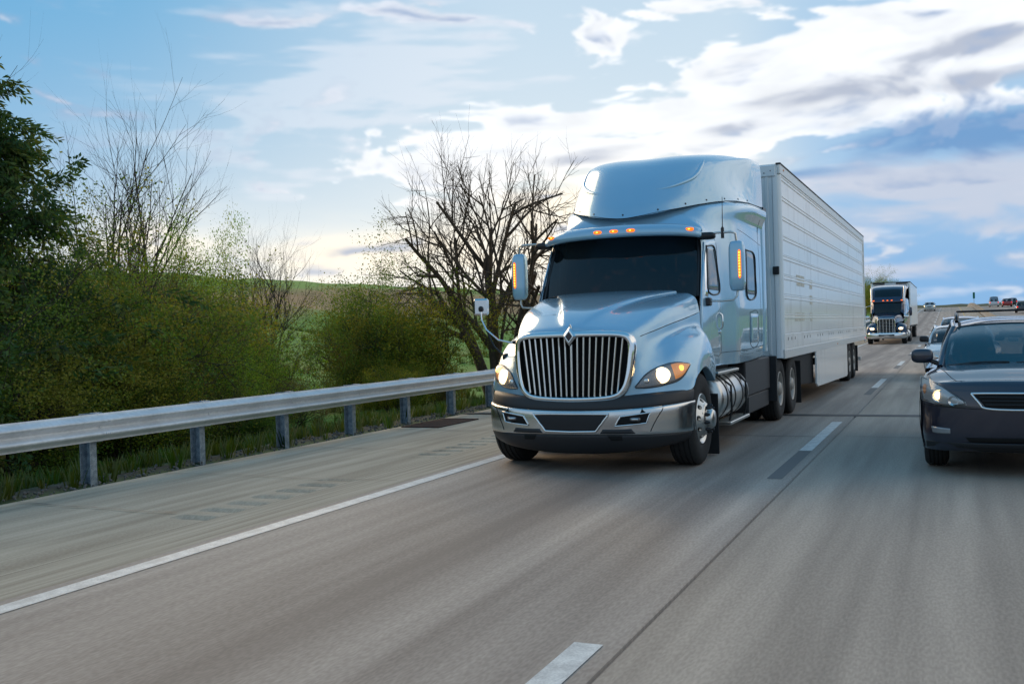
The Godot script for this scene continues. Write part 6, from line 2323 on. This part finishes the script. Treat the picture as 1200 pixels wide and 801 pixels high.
	for q in [[-15, -96, 1.2], [-17, -108, 1.3], [-15.5, -122, 1.3], [-19, -136, 1.5], [-16, -150, 1.4], [-13.2, -205, 1.9], [-14.0, -216, 2.3], [-15, -228, 2.4], [-17, -245, 2.6]]:
		plant("roadside_tree", q[0], q[1], n * 1.7, V(q[2], q[2] * .95, q[2]), kinds[n % 2][0], kinds[n % 2][1], bark, green, "green roadside tree far back, left of the dark blue truck" if q[1] > -180 else "green tree on the skyline, right of the dark blue truck", "tree", "far roadside trees")
		n += 1
	# grass: tufts along the verge and over the bank
	r.seed = 77
	var tuft := MB.new()
	tuft.colored = true
	for k in 16:
		var a := r.randf() * TAU
		var h := r.randf_range(.5, 1.0)
		var b := V(cos(a), 0, sin(a)) * r.randf() * .28
		var tip := b + V(cos(a) * .3 * h, h, sin(a) * .3 * h)
		var s := V(-sin(a), 0, cos(a)) * .035
		tuft.color = Color(1, 1, 1) * r.randf_range(.7, 1.25)
		var mid := b.lerp(tip, .55) + V(0, .08, 0)
		tuft.tri_n(b - s, b + s, mid + s * .7)
		tuft.tri_n(b - s, mid + s * .7, mid - s * .7)
		tuft.tri_n(mid - s * .7, mid + s * .7, tip)
	for i in range(0, tuft.ix.size(), 3):
		if tuft.n[tuft.ix[i]].y < 0:
			for j in 3: tuft.n[tuft.ix[i + j]] *= -1.0
			var t := tuft.ix[i + 1]
			tuft.ix[i + 1] = tuft.ix[i + 2]
			tuft.ix[i + 2] = t
	for i in tuft.n.size(): tuft.n[i] = V(tuft.n[i].x * .3, 1, tuft.n[i].z * .3).normalized()
	var gm := leaf_mat("grass_blades", lin(1, 1, 1))
	var tm := tuft.mesh()
	tm.surface_set_material(0, gm)
	var mm := MultiMesh.new()
	mm.transform_format = MultiMesh.TRANSFORM_3D
	mm.use_colors = true
	mm.mesh = tm
	var places := []
	for k in 5200:
		var near := k < 2600
		var s := r.randf_range(.25, 3.6) if near else 3.0 + 30.0 * pow(r.randf(), 1.4)
		var z := r.randf_range(-48, 1.0) if near else r.randf_range(-80, -4)
		var x := -8.75 - s + ox(-z)
		if near and s < 1.1 and r.randf() < .72: continue
		places.append([x, z, r.randf_range(.12, .34) if near else r.randf_range(.16, .42)])
	mm.instance_count = places.size()
	for k in places.size():
		var p: Array = places[k]
		var b := Basis(Vector3.UP, r.randf() * TAU).scaled(V(p[2] * 1.3, p[2], p[2] * 1.3))
		mm.set_instance_transform(k, Transform3D(b, V(p[0], land(p[0], p[1]) - .02, p[1])))
		var c := Color(.085, .16, .03).lerp(Color(.20, .17, .06), clampf(r.randfn(.32, .25), 0, 1))
		mm.set_instance_color(k, c)
	var go := MultiMeshInstance3D.new()
	go.name = "grass"
	go.multimesh = mm
	add_child(go)
	tag(go, "rough green and straw grass on the verge and bank", "grass", "", "stuff")
	# loose stones and clods along the rail
	var st := MB.new()
	soft_box(st, Vector3.ZERO, V(1, .7, .8), 2.6, 8)
	var sm2 := st.mesh()
	sm2.surface_set_material(0, mat("gravel_stone", lin(.13, .12, .11), .95))
	var gmm := MultiMesh.new()
	gmm.transform_format = MultiMesh.TRANSFORM_3D
	gmm.mesh = sm2
	gmm.instance_count = 2600
	for k in 2600:
		var z := r.randf_range(-42, 0)
		var x := -8.72 - absf(r.randfn(0, .45)) + ox(-z)
		var s := r.randf_range(.012, .05)
		gmm.set_instance_transform(k, Transform3D(Basis(V(r.randf(), r.randf(), r.randf()).normalized(), r.randf() * TAU).scaled(V(s, s, s)), V(x, land(x, z) + s * .2, z)))
	var so := MultiMeshInstance3D.new()
	so.name = "gravel"
	so.multimesh = gmm
	add_child(so)
	tag(so, "loose grey gravel and clods along the edge of the shoulder", "gravel", "", "stuff")

func signs() -> void:
	var gr := mat("sign_green", lin(.0, .16, .10), .5)
	var steel := mat("sign_steel", lin(.35, .36, .37), .5, .6)
	var p := on_road(16.2, 236)
	var s := base("highway_sign", p, "far green highway sign panel right of the far cars", "sign")
	var m := MB.new()
	m.box(V(0, 2.4, 0), V(3.4, 1.9, .06), .01)
	part(s, "sign_panel", m, gr)
	for x in [-1.2, 1.2]:
		m = MB.new()
		m.box(V(x, 1.2, -.1), V(.12, 3.2, .12), .01)
		part(s, "post", m, steel)
	p = on_road(4.75, 236)
	s = base("marker_post", p, "thin green marker sign standing on the median near the crest", "sign")
	m = MB.new()
	m.box(V(0, 2.5, .06), V(.42, 1.3, .03), .01)
	part(s, "sign_panel", m, gr)
	m = MB.new()
	m.tube([V(0, .2, 0), V(0, 3.1, 0)], .05, 8)
	part(s, "post", m, steel)

func _ready() -> void:
	rng.seed = 7
	camera_and_light()
	road()
	guardrail()
	median()
	ground()
	vehicle_materials()
	tractor()
	trailer()
	cars()
	far_truck()
	plants()
	signs()
